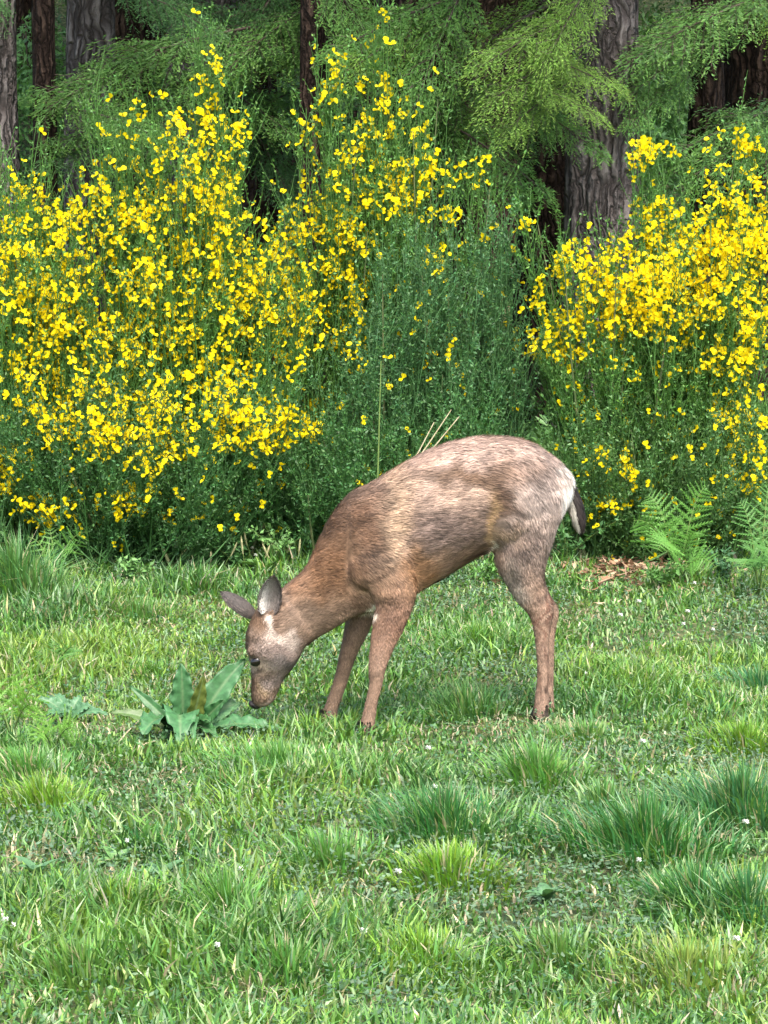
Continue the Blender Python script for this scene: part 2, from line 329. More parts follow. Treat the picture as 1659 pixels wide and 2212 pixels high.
def bough_mesh(name, tint, tip, seed, dens=1.0):
    """one flat drooping spray, one metre long along +X: branch, branchlets, needle sprigs"""
    rg = np.random.default_rng(seed)
    ns = 30; ps = []; ds = []; ss = []; cl = []; tw = []
    for i in range(ns):
        s = .06 + .94 * i / (ns - 1)
        for sd_ in (-1, 1):
            if rg.random() < .12: continue
            Lb = (.07 + .42 * (1 - s) ** .75 * min(1, .35 + s * 3)) * rg.uniform(.65, 1.15)
            ang = math.radians(rg.uniform(42, 66)) * sd_
            m = max(3, int(Lb * 30)); u = (np.arange(m) + .5) / m
            bx = s + np.cos(ang) * Lb * u; by = np.sin(ang) * Lb * u
            bz = rg.normal() * .025 + rg.normal() * .05 * u
            tw.append(np.stack([np.array([s, (s + bx[-1]) / 2, bx[-1]]), np.array([0, by[-1] / 2, by[-1]]), np.array([0, bz[-1] / 2, bz[-1]])], 1))
            for j in range(m):
                for q in (-1, 1):
                    a2 = ang + q * math.radians(rg.uniform(35, 60)); l2 = .075 * (1 - .5 * u[j]) * rg.uniform(.5, 1.3)
                    k = max(2, int(l2 / .009 * dens)); v = (np.arange(k) + .6) / k
                    z0 = bz[j] + rg.normal() * .012
                    ps.append(np.stack([bx[j] + np.cos(a2) * l2 * v, by[j] + np.sin(a2) * l2 * v, z0 - .03 * v ** 2], 1))
                    ds.append(np.stack([np.cos(a2) + rg.normal(size=k) * .28, np.sin(a2) + rg.normal(size=k) * .28, rg.normal(size=k) * .25 - .15], 1))
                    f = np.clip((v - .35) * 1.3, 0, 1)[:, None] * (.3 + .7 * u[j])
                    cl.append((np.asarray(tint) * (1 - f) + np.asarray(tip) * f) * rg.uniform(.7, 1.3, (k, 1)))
    p = np.concatenate(ps); d = unit(np.concatenate(ds)); c = np.concatenate(cl); n = len(p)
    nn = unit(rg.normal(size=(n, 3)) * .3 + np.array([0, 0, 1])); s = unit(np.cross(d, nn))
    droop = lambda q: q - np.stack([0 * q[:, 0], 0 * q[:, 0], .16 * q[:, 0] ** 2 + .42 * np.abs(q[:, 1]) ** 1.4], 1)
    V, T = leaf_arrays(droop(p), d, s, rg.uniform(.024, .044, n), rg.uniform(.007, .012, n))
    me = mesh(name, V, tris=T, cols=rep(c, 4), mat=M['needle'])
    tw = np.stack(tw); tw = droop(tw.reshape(-1, 3)).reshape(tw.shape)
    ax = np.linspace(0, 1, 9); main = droop(np.stack([ax, 0 * ax, 0 * ax], 1))[None]
    V1, q1 = tube_arrays(tw, np.full(tw.shape[:2], .0016), 3); V2, q2 = tube_arrays(main, (.007 * (1 - ax) + .002)[None], 5)
    return me, mesh(name + '_wood', np.concatenate([V1, V2]), quads=np.concatenate([q1, q2 + len(V1)]), mat=M['branch'])
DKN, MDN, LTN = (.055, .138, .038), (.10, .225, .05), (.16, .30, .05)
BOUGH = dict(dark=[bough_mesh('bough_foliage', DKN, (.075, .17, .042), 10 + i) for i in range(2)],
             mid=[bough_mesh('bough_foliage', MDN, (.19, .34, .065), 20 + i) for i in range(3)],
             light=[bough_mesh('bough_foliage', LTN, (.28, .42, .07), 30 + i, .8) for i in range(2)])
def place_bough(tree, origin, a, b, kind, k, facing=.8, width=1.0):
    """bough from point a to tip b; its flat face tipped towards the clearing by facing"""
    me, wood = BOUGH[kind][k % len(BOUGH[kind])]
    a = np.asarray(a); b = np.asarray(b); L = np.linalg.norm(b - a)
    x = (b - a) / L; z = np.array([0, -facing, 1.0]); z -= x * z.dot(x); z /= np.linalg.norm(z); y = np.cross(z, x)
    mx = Matrix.Identity(4); off = a - np.asarray(origin)
    for i in range(3): mx[i][0] = x[i] * L; mx[i][1] = y[i] * L * width; mx[i][2] = z[i] * L; mx[i][3] = off[i]
    o = obj('bough', wood, tree); o.matrix_local = mx
    f = obj('foliage', me, o)
def conifer(dx, y, r, label, mat, h=9.0, lean=0.0, boughs=(), crown_from=4.5, ncrown=13, kind='mid', spread=2.0, group=None):
    x = float(W(dx, 250, y)[0]); b = np.array((x, y, float(gz(x, y)) - .05))
    t = thing('conifer_tree', b, label, 'tree', group)
    trunk('trunk', (0, 0, 0), (lean, 0, h), r * 1.12, r * .35, M[mat], t, seed=dx * .1)
    for i, (x0, y0, d0, x1, y1, d1, kd, k) in enumerate(boughs):
        place_bough(t, b, P(x0, y0, y + d0), P(x1, y1, y + d1), kd, k, facing=.85, width=.55)
    for i in range(ncrown):
        z = crown_from + (h - crown_from) * (i / ncrown); an = i * 2.4 + dx; L = spread * (1.1 - .8 * (z - crown_from) / (h - crown_from)) * random.uniform(.8, 1.2)
        a0 = b + np.array((lean * z / h, 0, z))
        place_bough(t, b, a0, a0 + np.array((math.cos(an) * L, math.sin(an) * L, -.28 * L)), kind, i, facing=.0)
    return t
# boughs: sketch start, depth offset, sketch tip, depth offset, kind, variant
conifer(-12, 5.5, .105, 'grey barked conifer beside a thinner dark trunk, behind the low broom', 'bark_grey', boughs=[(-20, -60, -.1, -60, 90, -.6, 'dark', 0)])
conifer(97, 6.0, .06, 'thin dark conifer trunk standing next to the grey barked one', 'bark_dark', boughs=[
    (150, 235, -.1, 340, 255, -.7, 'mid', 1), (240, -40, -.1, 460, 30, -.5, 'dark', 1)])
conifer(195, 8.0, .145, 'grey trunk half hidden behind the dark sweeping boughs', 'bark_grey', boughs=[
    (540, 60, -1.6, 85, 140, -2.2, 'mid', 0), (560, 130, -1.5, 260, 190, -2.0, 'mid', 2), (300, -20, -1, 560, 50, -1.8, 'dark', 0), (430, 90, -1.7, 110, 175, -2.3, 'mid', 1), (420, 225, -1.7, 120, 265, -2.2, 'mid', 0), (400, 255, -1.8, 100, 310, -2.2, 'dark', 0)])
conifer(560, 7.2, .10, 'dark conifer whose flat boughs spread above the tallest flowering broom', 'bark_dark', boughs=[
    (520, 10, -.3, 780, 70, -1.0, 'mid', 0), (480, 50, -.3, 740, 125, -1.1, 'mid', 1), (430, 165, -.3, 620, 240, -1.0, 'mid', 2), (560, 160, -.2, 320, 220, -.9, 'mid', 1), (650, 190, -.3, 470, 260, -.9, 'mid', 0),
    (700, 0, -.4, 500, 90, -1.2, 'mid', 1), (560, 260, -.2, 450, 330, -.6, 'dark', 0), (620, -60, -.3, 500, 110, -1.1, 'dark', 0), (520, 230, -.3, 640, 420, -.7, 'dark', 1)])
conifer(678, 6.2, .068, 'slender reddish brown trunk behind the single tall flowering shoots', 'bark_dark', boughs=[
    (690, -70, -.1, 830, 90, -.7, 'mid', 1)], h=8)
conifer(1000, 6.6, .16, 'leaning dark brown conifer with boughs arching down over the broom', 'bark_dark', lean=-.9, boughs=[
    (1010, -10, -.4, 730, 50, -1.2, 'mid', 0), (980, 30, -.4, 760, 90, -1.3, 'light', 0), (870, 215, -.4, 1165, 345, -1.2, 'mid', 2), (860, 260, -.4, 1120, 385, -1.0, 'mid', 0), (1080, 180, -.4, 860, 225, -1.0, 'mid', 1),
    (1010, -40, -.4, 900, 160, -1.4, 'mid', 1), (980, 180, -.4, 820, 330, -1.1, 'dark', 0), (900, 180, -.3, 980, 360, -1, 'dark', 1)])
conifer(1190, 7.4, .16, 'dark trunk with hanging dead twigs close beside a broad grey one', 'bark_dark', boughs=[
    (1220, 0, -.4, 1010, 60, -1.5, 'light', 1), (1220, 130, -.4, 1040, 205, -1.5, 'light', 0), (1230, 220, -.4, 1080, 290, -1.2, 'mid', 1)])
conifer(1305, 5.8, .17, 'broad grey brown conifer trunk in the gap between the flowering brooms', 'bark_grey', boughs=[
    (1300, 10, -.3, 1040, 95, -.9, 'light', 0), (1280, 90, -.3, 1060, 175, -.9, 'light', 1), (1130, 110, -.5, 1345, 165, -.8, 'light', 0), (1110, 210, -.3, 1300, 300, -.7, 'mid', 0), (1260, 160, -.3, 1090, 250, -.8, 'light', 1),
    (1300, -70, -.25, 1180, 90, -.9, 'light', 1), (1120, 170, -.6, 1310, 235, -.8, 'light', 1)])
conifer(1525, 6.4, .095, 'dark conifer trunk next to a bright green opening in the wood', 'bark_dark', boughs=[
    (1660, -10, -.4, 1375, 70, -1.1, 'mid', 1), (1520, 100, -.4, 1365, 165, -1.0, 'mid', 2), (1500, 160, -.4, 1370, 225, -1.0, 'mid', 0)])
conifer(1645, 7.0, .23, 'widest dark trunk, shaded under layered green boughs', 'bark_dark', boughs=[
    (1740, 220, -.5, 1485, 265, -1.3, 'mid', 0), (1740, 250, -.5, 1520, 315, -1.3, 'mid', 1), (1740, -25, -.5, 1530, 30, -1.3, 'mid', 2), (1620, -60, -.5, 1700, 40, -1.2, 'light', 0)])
# further trees up the slope: dark trunks between the near ones
far = [(-80, 14), (60, 17), (260, 13), (350, 18), (430, 12), (620, 15), (760, 12.5), (850, 18), (900, 13.5), (1080, 12), (1130, 17), (1250, 20), (1600, 16), (1740, 13), (520, 21), (1460, 23), (160, 22), (980, 23)]
for dx, y in far:
    conifer(dx, y, random.uniform(.14, .26), 'dark trunk far up the shaded wooded slope', 'bark_dark' if random.random() < .7 else 'bark_grey', h=random.uniform(9, 12), lean=random.uniform(-.5, .5),
            crown_from=3.4 if dx not in (1460,) else 5, ncrown=12, kind='dark', spread=2.4, group='trees up the wooded slope')  # dark needle tint paints in shadow behind the near trees
# saplings in the openings between the trunks
def sapling(dx, dy0, dy1, y, rw, n, tint, label):
    x0, z1 = W(dx, dy0, y); z0 = float(W(dx, dy1, y)[1]); b = np.array((float(x0), y, float(gz(x0, y)))); z1 = float(z1)
    t = thing('sapling', b, label, 'tree'); tube('trunk', [(0, 0, 0), (.03, 0, (z1 - b[2]) * .5), (0, 0, z1 - b[2])], [.025, .016, .004], M['branch'], t, 6)
    q = rdir(n) * (R.random((n, 1)) ** .45); p = np.stack([q[:, 0] * rw, q[:, 1] * rw, (z0 + z1) / 2 - b[2] + q[:, 2] * (z1 - z0) / 2], 1)
    p += (np.stack([vn(p * 5 + k) for k in (1, 31, 61)], 1) - .5) * .35
    d = unit(rdir(n) + np.array((0, -.2, -.2))); s_ = unit(np.cross(d, unit(rdir(n) * .7 + np.array((0, -.4, 1))))); c = np.asarray(tint) * R.uniform(.6, 1.4, (n, 1))
    V, T = leaf_arrays(p, d, s_, R.uniform(.03, .07, n), R.uniform(.012, .03, n)); tag(obj('crown', mesh('crown', V, tris=T, cols=rep(c, 4), mat=M['leaf']), t), kind='stuff')
sapling(1425, 120, 420, 9.5, .55, 7000, (.15, .30, .09), 'pale green sapling filling the opening beside the dark trunk')
sapling(55, 40, 380, 9.0, .35, 4000, (.12, .26, .07), 'light green sapling seen between the grey and the thin dark trunk')
sapling(640, 130, 330, 9.5, .35, 3000, (.09, .19, .06), 'green sapling behind the slender reddish brown trunk')
# undergrowth on the slope
n = 90000; y = 3.8 + 24 * R.random(n) ** 1.3; x = R.uniform(-1, 1, n) * (.17 * (y + 8) + .8)
pp = np.stack([x, y, np.zeros(n)], 1); hm = .15 + 1.0 * np.clip(vn(pp * .8 + 7) - .3, 0, 1)
p = np.stack([x, y, gz(x, y) + hm * R.random(n)], 1); d = unit(R.normal(size=(n, 3)) + np.array([0, -.2, .3])); s = unit(np.cross(d, rdir(n)))
k = vn(pp * 1.3 + 19)[:, None]; c = (np.array([(.03, .075, .025)]) * (1 - k) + np.array([(.12, .25, .06)]) * k) * R.uniform(.6, 1.5, (n, 1))
V, T = leaf_arrays(p, d, s, R.uniform(.04, .10, n), R.uniform(.015, .04, n))
tag(obj('undergrowth', mesh('undergrowth', V, tris=T, cols=rep(c, 4), mat=M['leaf'])), 'mixed green undergrowth covering the wooded slope', 'undergrowth', kind='stuff')
# the far wood: a leafy mass closing the view
n = 130000; x = R.uniform(-14, 14, n); y = 26 + 6 * R.random(n) + 1.5 * np.sin(x * .8); z = gz(x, y) + 8 * R.random(n) ** .8
p = np.stack([x, y, z], 1); d = rdir(n); s = unit(np.cross(d, rdir(n)))
c = np.array([(.035, .08, .025)]) * R.uniform(.5, 1.6, (n, 1))
V, T = leaf_arrays(p, d, s, R.uniform(.07, .16, n), R.uniform(.03, .07, n))
tag(obj('far_wood', mesh('far_wood', V, tris=T, cols=rep(c, 4), mat=M['leaf'])), 'leafy mass of the far wood closing the view', 'wood', kind='stuff')

# ------------------------------------------------------------------ broom bushes
def flower_mesh():
    """pea flower: upright notched banner, two wings, a keel"""
    V = []; T = []
    def fan(c, ring):
        b = len(V); V.append(c); V.extend(ring)
        for i in range(len(ring) - 1): T.append((b, b + 1 + i, b + 2 + i))
    s = .0135
    fan((0, 0, 0), [(-.35 * s, .1 * s, .15 * s), (-.95 * s, .35 * s, .7 * s), (-.75 * s, .25 * s, 1.35 * s), (-.18 * s, 0, 1.5 * s), (0, -.05 * s, 1.38 * s), (.18 * s, 0, 1.5 * s), (.75 * s, .25 * s, 1.35 * s), (.95 * s, .35 * s, .7 * s), (.35 * s, .1 * s, .15 * s)])
    for q in (-1, 1):
        fan((0, 0, 0), [(q * .15 * s, -.5 * s, .25 * s), (q * .6 * s, -1.1 * s, .1 * s), (q * .65 * s, -1.35 * s, -.35 * s), (q * .4 * s, -1.1 * s, -.75 * s), (q * .1 * s, -.4 * s, -.3 * s)])
    fan((0, -.15 * s, -.1 * s), [(-.22 * s, -.6 * s, -.3 * s), (0, -1.25 * s, -.75 * s), (.22 * s, -.6 * s, -.3 * s)])
    return np.array(V), np.array(T)
FV, FT = flower_mesh(); FLOWER = mesh('flower', FV, tris=FT, mat=M['petal'])
BLOBS = np.array([(250, 430, 130, 130, .8), (130, 480, 110, 90, .8), (50, 420, 60, 70, .6), (340, 250, 90, 70, .7), (130, 780, 130, 90, .7), (480, 780, 150, 90, .8), (330, 560, 160, 120, .8), (440, 480, 130, 250, 1), (420, 300, 130, 120, .9), (300, 240, 100, 60, .6), (440, 85, 24, 42, 1), (438, 150, 30, 40, .9), (60, 560, 120, 140, .9), (250, 700, 230, 120, 1),
    (550, 600, 200, 150, 1), (650, 650, 140, 120, .9), (730, 760, 60, 40, .5), (240, 900, 60, 70, 1), (120, 900, 60, 60, .6), (360, 900, 80, 100, .7), (560, 900, 120, 60, .7), (650, 920, 50, 40, .7),
    (300, 1065, 35, 30, .9), (90, 1090, 70, 40, .9), (20, 1000, 40, 60, .5), (720, 170, 30, 70, 1), (780, 170, 20, 30, .9), (825, 40, 20, 50, 1), (835, 180, 25, 60, .9), (660, 260, 25, 30, .7),
    (850, 260, 120, 60, .6), (930, 250, 20, 20, .9), (700, 350, 120, 60, .6), (900, 390, 120, 70, .9), (1020, 370, 60, 40, .6), (870, 430, 100, 50, .8), (980, 460, 40, 20, .9), (650, 430, 120, 80, .6),
    (700, 520, 110, 60, .9), (950, 580, 25, 40, .7), (1400, 330, 60, 30, .8), (1150, 490, 30, 30, .8), (1480, 560, 180, 120, 1), (1300, 600, 130, 80, .7), (1600, 500, 100, 180, 1), (1590, 320, 60, 40, .8),
    (1400, 650, 200, 70, 1), (1330, 690, 80, 40, .9), (1200, 730, 90, 60, .6), (1630, 720, 50, 100, .9), (1560, 780, 60, 40, .4), (1345, 1000, 15, 35, .9), (1280, 970, 15, 20, .7), (1200, 640, 80, 60, .5),
    (1600, 900, 60, 80, .4), (1620, 1010, 50, 50, .4), (1110, 890, 20, 20, .7), (1300, 1070, 30, 20, .4)], float)
BX, BZ = W(BLOBS[:, 0], BLOBS[:, 1], 2.7)
def bloom(p):
    """how richly the brooms flower at a place (world x, z): they flower in drifts, thickest on the upper shoots"""
    r = np.full(len(p), .045)
    for (cx, cy, rx, ry, wt), bx, bz in zip(BLOBS, BX, BZ):
        d2 = ((p[:, 0] - bx) / (rx / 590)) ** 2 + ((p[:, 2] - bz) / (ry / 590)) ** 2
        r = np.maximum(r, wt * np.exp(-.5 * (d2 * 1.3) ** 2))
    return r
def broom(label, y, dxb, lobes, nsh, nfl, tint, extra=(), leaf_n=26000, nstem=12):
    x0 = float(W(dxb, 1150, y)[0]); base = np.array((x0, y, float(gz(x0, y))))
    t = thing('broom_bush', base, label, 'bush')
    lob = np.array(lobes, float); area = lob[:, 2] * lob[:, 3]
    k = R.choice(len(lob), nsh, p=area / area.sum())
    q = rdir(nsh) * (R.random((nsh, 1)) ** .4)
    lx, lz = W(lob[k, 0], lob[k, 1], y); sx = lob[k, 2] / 590; sz = lob[k, 3] / 590
    tip = np.stack([lx + q[:, 0] * sx, y + q[:, 1] * np.minimum(np.maximum(sx, sz) * 1.2, .42), lz + q[:, 2] * sz], 1)
    if len(extra):
        ex = np.array([P(a, b, y) for a, b in extra]); tip = np.concatenate([tip, np.repeat(ex, 5, 0) + R.normal(size=(len(ex) * 5, 3)) * .03])
    tip[:, 2] = np.maximum(tip[:, 2], gz(tip[:, 0], tip[:, 1]) + .12)
    n = len(tip); bs = np.stack([base[0] * .6 + tip[:, 0] * .4 + R.normal(size=n) * .12, y + R.normal(size=n) * .10, np.zeros(n)], 1); bs[:, 2] = gz(bs[:, 0], bs[:, 1])
    ctl = bs * .45 + tip * .55; ctl[:, 2] = bs[:, 2] + (tip[:, 2] - bs[:, 2]) * .40
    ctl[:, :2] = bs[:, :2] + (tip[:, :2] - bs[:, :2]) * .72
    def bez(i, u): u = u[:, None]; return bs[i] * (1 - u) ** 2 + 2 * ctl[i] * u * (1 - u) + tip[i] * u * u
    u8 = np.linspace(0, 1, 8); pts = np.stack([bez(np.arange(n), np.full(n, u)) for u in u8], 1)
    # a few main stems are parts of their own, the rest of the twigs one mass
    order = R.permutation(n)
    for i in order[:nstem]:
        pl = pts[i] - base; tube('stem', pl, .007 * (1 - u8) + .002, M['broom_stem'], t, 5)
    rest = order[nstem:]
    V1, q1 = tube_arrays(pts[rest] - base, np.repeat((.0042 * (1 - u8) + .0014)[None], len(rest), 0), 3)
    m = n * 16; i = R.integers(0, n, m); u = R.random(m) ** .65
    a = bez(i, u); tg = unit(bez(i, np.clip(u + .03, 0, 1.03)) - a)
    dr = unit(tg * .75 + rdir(m) * .6 + np.array([0, 0, .35])); Lt = R.uniform(.06, .22, m) * np.where(len(extra) and 0, 1, 1)
    b = a + dr * Lt[:, None] * .5 + rdir(m) * .008; c = a + dr * Lt[:, None] + np.array([0, 0, .02]) + rdir(m) * .01
    tw = np.stack([a, b, c], 1)
    V2, q2 = tube_arrays(tw - base, np.tile(np.array([.0018, .0014, .0008]), (m, 1)), 3)
    tc = np.asarray(tint)
    cc = np.concatenate([np.tile(tc * 1.15, (len(V1), 1)), np.tile(tc * 1.3, (len(V2), 1))])
    tag(obj('twigs', mesh('twigs', np.concatenate([V1, V2]), quads=np.concatenate([q1, q2 + len(V1)]), cols=cc, mat=M['leaf']), t), kind='stuff')
    # leaves
    i = R.integers(0, m, leaf_n); u = R.random(leaf_n)[:, None]
    lp = np.where(u < .5, a[i] + (b[i] - a[i]) * u * 2, b[i] + (c[i] - b[i]) * (u - .5) * 2) + R.normal(size=(leaf_n, 3)) * .004
    ld = unit(dr[i] * .5 + rdir(leaf_n) * .8); ls = unit(np.cross(ld, rdir(leaf_n)))
    cl = tc * R.uniform(.6, 1.5, (leaf_n, 1)) * np.stack([R.uniform(.8, 1.25, leaf_n), np.ones(leaf_n), R.uniform(.8, 1.3, leaf_n)], 1)
    V, T = leaf_arrays(lp - base, ld, ls, R.uniform(.011, .022, leaf_n), R.uniform(.005, .0095, leaf_n))
    tag(obj('foliage', mesh('foliage', V, tris=T, cols=rep(cl, 4), mat=M['leaf']), t), kind='stuff')
    # flowers
    if nfl:
        N = 60000; i = R.integers(0, m, N); u = R.uniform(.25, 1, N)[:, None]
        fp = a[i] + (c[i] - a[i]) * u; pr = bloom(fp) * (1 - .75 * np.clip((fp[:, 1] - y) / .4, 0, 1)); pr[fp[:, 2] < .18] *= .3
        clump = vn(fp * np.array((22, 22, 11)) + 3); pr *= np.clip((clump - .28) * 2.2, 0.06, 1)
        i2 = R.choice(N, min(nfl, int((pr > .02).sum())), replace=False, p=pr / pr.sum()); fp = fp[i2]; nf = len(fp)
        out = unit(np.stack([R.normal(size=nf) * .9, -np.abs(R.normal(size=nf)) * .9 - .1, R.normal(size=nf) * .25], 1))
        fp = fp + out * .012
        up = unit(np.array([0, 0, 1.0]) + rdir(nf) * .45); yv = -out; xv = unit(np.cross(yv, up)); zv = np.cross(xv, yv)
        sc = R.uniform(.64, 1.08, nf)
        vis = np.argsort(fp[:, 1])                                   # the ones on the clearing's side show largest
        for j in vis[:300]:
            o = bpy.data.objects.new('flower', FLOWER); col.objects.link(o); o.parent = t
            mx = Matrix.Identity(4)
            for r_ in range(3):
                mx[r_][0] = xv[j, r_] * sc[j]; mx[r_][1] = yv[j, r_] * sc[j]; mx[r_][2] = zv[j, r_] * sc[j]; mx[r_][3] = fp[j, r_] - base[r_]
            o.matrix_local = mx
        r = vis[300:]
        if len(r):
            A = np.stack([xv[r], yv[r], zv[r]], 1) * sc[r][:, None, None]
            V = np.einsum('vk,nkj->nvj', FV, A) + (fp[r] - base)[:, None]
            T = (np.arange(len(r))[:, None, None] * len(FV) + FT[None]).reshape(-1, 3)
            tag(obj('flowers', mesh('flowers', V.reshape(-1, 3), tris=T, mat=M['petal']), t), kind='stuff')
    return t
BGN, BLU, DGN = (.075, .18, .034), (.06, .15, .046), (.05, .135, .034)
broom('broom bush heavy with yellow flowers beneath the thin dark conifer trunk', 2.9, 30, [(60, 620, 150, 240), (30, 460, 70, 110), (150, 480, 90, 80)], 170, 1900, BGN, extra=[(10, 330), (90, 340)], leaf_n=30000)
broom('tall dome shaped broom bush covered thickest with yellow flowers', 3.0, 400, [(420, 360, 120, 170), (430, 540, 190, 150), (330, 700, 220, 150), (290, 270, 90, 60), (250, 430, 100, 110), (560, 640, 150, 140), (480, 240, 60, 100)], 320, 4100, BGN,
      extra=[(440, 55), (430, 120), (455, 130), (205, 210), (240, 215), (500, 230)], leaf_n=55000)
broom('open broom with single tall flowering shoots in front of the slender reddish trunk', 3.3, 790, [(740, 330, 60, 130), (860, 350, 130, 110), (1000, 395, 80, 45), (700, 480, 140, 120), (840, 480, 130, 90)], 180, 1500, BGN,
      extra=[(825, 15), (840, 40), (720, 125), (700, 190), (775, 160), (800, 160), (870, 165), (930, 240), (650, 245), (1070, 365)], leaf_n=40000)
broom('blue green broom with hardly any flowers behind the back of the deer', 2.9, 930, [(930, 620, 180, 160), (880, 820, 230, 160), (1090, 520, 70, 110), (1080, 430, 40, 60), (1040, 760, 150, 160)], 210, 260, BLU, leaf_n=60000)
broom('wide broom bush thick with yellow flowers behind the right ferns', 2.8, 1450, [(1480, 580, 210, 160), (1610, 430, 90, 110), (1400, 380, 60, 50), (1260, 580, 140, 110), (1370, 780, 260, 140), (1560, 800, 160, 160)], 300, 3900, BGN,
      extra=[(1420, 320), (1390, 330), (1500, 360), (1600, 305), (1650, 300), (1150, 480)], leaf_n=65000)
broom('low dark leafy broom with a few hanging yellow sprays beside the tall grass clump', 2.55, 300, [(300, 930, 250, 140), (60, 960, 120, 130), (400, 1070, 220, 90), (560, 960, 130, 140)], 220, 1700, DGN, leaf_n=60000)
broom('low dark green broom right behind the shoulders of the deer', 2.6, 830, [(760, 1000, 200, 150), (950, 960, 180, 130), (640, 1090, 120, 90)], 130, 40, DGN, leaf_n=40000)
broom('low broom with thin bare stems behind the rump of the deer', 2.55, 1400, [(1300, 1000, 150, 150), (1520, 1000, 180, 150), (1300, 1120, 110, 70), (1600, 1120, 120, 70)], 150, 380, (.065, .15, .036), leaf_n=45000)
# ------------------------------------------------------------------ deer
def yaw_y(dx): return np.interp(dx, (540, 620, 760, 830, 1240), (-.05, -.02, .0, .01, .20))
def catmull(A, k=5):
    A = np.asarray(A, float); out = []
    B = np.concatenate([A[:1], A, A[-1:]])
    for i in range(1, len(B) - 2):
        p0, p1, p2, p3 = B[i - 1:i + 3]
        for j in range(k):
            t = j / k; out.append(.5 * (2 * p1 + (p2 - p0) * t + (2 * p0 - 5 * p1 + 4 * p2 - p3) * t * t + (3 * p1 - p0 - 3 * p2 + p3) * t ** 3))
    out.append(A[-1]); return np.array(out)
def loft(secs, k=5, sides=22, pw=1.0, slim=1.0):
    """secs rows: top xyz, bottom xyz, half width, width-axis turn -> closed tube of ellipses"""
    S = catmull(secs, k); n = len(S); S[:, 6] *= slim; a = np.arange(sides) * 2 * math.pi / sides
    c = (S[:, :3] + S[:, 3:6]) / 2; h = (S[:, :3] - S[:, 3:6]) / 2
    w_ = np.stack([-np.sin(S[:, 7]), np.cos(S[:, 7]), 0 * S[:, 7]], 1) * S[:, 6:7]
    ca = np.sign(np.cos(a)) * np.abs(np.cos(a)) ** pw; sa = np.sign(np.sin(a)) * np.abs(np.sin(a)) ** pw
    V = c[:, None] + h[:, None] * ca[None, :, None] + w_[:, None] * sa[None, :, None]
    i = np.arange(n * sides).reshape(n, sides)
    q = np.stack([i[:-1], np.roll(i[:-1], -1, 1), np.roll(i[1:], -1, 1), i[1:]], -1).reshape(-1, 4)
    V = np.concatenate([V.reshape(-1, 3), c[:1], c[-1:]]); N = n * sides
    t = np.concatenate([np.stack([np.full(sides, N), np.roll(i[0], -1), i[0]], 1), np.stack([np.full(sides, N + 1), i[-1], np.roll(i[-1], -1)], 1)])
    return V, q, t
def sec(ux, uy, lx, ly, hw, turn=0.0, y=None, dyu=0.0, dyl=0.0):
    yc = float(yaw_y((ux + lx) / 2)) if y is None else y
    return np.concatenate([P(ux, uy, yc + dyu), P(lx, ly, yc + dyl), [hw, turn]])
torso = [sec(1236, 1040, 1230, 1080, .03), sec(1224, 1016, 1208, 1118, .078), sec(1190, 985, 1180, 1165, .105), sec(1142, 956, 1132, 1192, .118), sec(1080, 943, 1072, 1188, .12),
    sec(1010, 948, 1010, 1216, .122), sec(940, 967, 955, 1249, .128), sec(870, 1002, 905, 1279, .128), sec(806, 1041, 866, 1302, .118), sec(754, 1067, 826, 1320, .104),
    sec(714, 1115, 796, 1322, .086), sec(686, 1172, 766, 1332, .070), sec(660, 1224, 728, 1354, .060), sec(626, 1256, 692, 1374, .053), sec(588, 1286, 664, 1396, .050)]
tn = .42
head = [sec(600, 1280, 676, 1380, .046, .1, -.03), sec(568, 1300, 655, 1402, .050, .25, -.04), sec(547, 1330, 648, 1416, .054, tn, -.045, -.015, .015), sec(533, 1368, 638, 1432, .060, tn, -.05, -.02, .02),
    sec(533, 1396, 627, 1447, .060, tn, -.05, -.02, .018), sec(541, 1424, 612, 1466, .048, tn, -.05, -.018, .015), sec(543, 1456, 604, 1484, .037, tn, -.052, -.015, .012), sec(543, 1484, 597, 1501, .031, tn, -.055, -.013, .01),
    sec(543, 1506, 592, 1512, .029, tn, -.057, -.012, .008), sec(547, 1522, 583, 1520, .023, tn, -.058, -.008, .005), sec(555, 1528, 573, 1526, .012, tn, -.058)]
def leg(rows, y0, y1):
    n = len(rows); out = []
    for i, (l, r, dy, hw) in enumerate(rows):
        y = y0 + (y1 - y0) * min(1, i / (n * .55)); out.append(np.concatenate([P(l, dy, y), P(r, dy, y), [hw, 0.0]]))
    return out
fore = [(752, 850, 1105, .028), (748, 872, 1150, .042), (752, 888, 1205, .05), (788, 902, 1262, .048), (812, 896, 1300, .040), (806, 882, 1338, .034), (800, 862, 1380, .029), (797, 844, 1418, .025), (795, 833, 1448, .025), (797, 827, 1475, .020),
        (789, 817, 1515, .0175), (781, 812, 1548, .019), (772, 809, 1572, .022), (768, 806, 1586, .02)]
ffore = [(752, 850, 1190, .045), (755, 860, 1240, .045), (752, 830, 1290, .040), (748, 812, 1330, .036), (741, 794, 1370, .030), (735, 777, 1402, .026), (730, 766, 1428, .025), (723, 756, 1458, .021), (710, 742, 1500, .018), (699, 731, 1530, .019), (691, 728, 1552, .022), (688, 724, 1564, .02)]
hind = [(1090, 1215, 1060, .046), (1078, 1210, 1105, .056), (1070, 1192, 1160, .058), (1067, 1178, 1212, .05), (1086, 1173, 1250, .038), (1108, 1181, 1288, .028), (1128, 1195, 1312, .025), (1143, 1196, 1332, .023), (1152, 1189, 1362, .019), (1157, 1186, 1400, .017),
        (1160, 1185, 1448, .016), (1157, 1184, 1490, .017), (1152, 1186, 1530, .021), (1149, 1183, 1552, .021)]
fhind = [(a + 4 + 8 * min(1, max(0, (c - 1250) / 80)), b + 4 + 8 * min(1, max(0, (c - 1250) / 80)), c - 3, h) for a, b, c, h in hind]
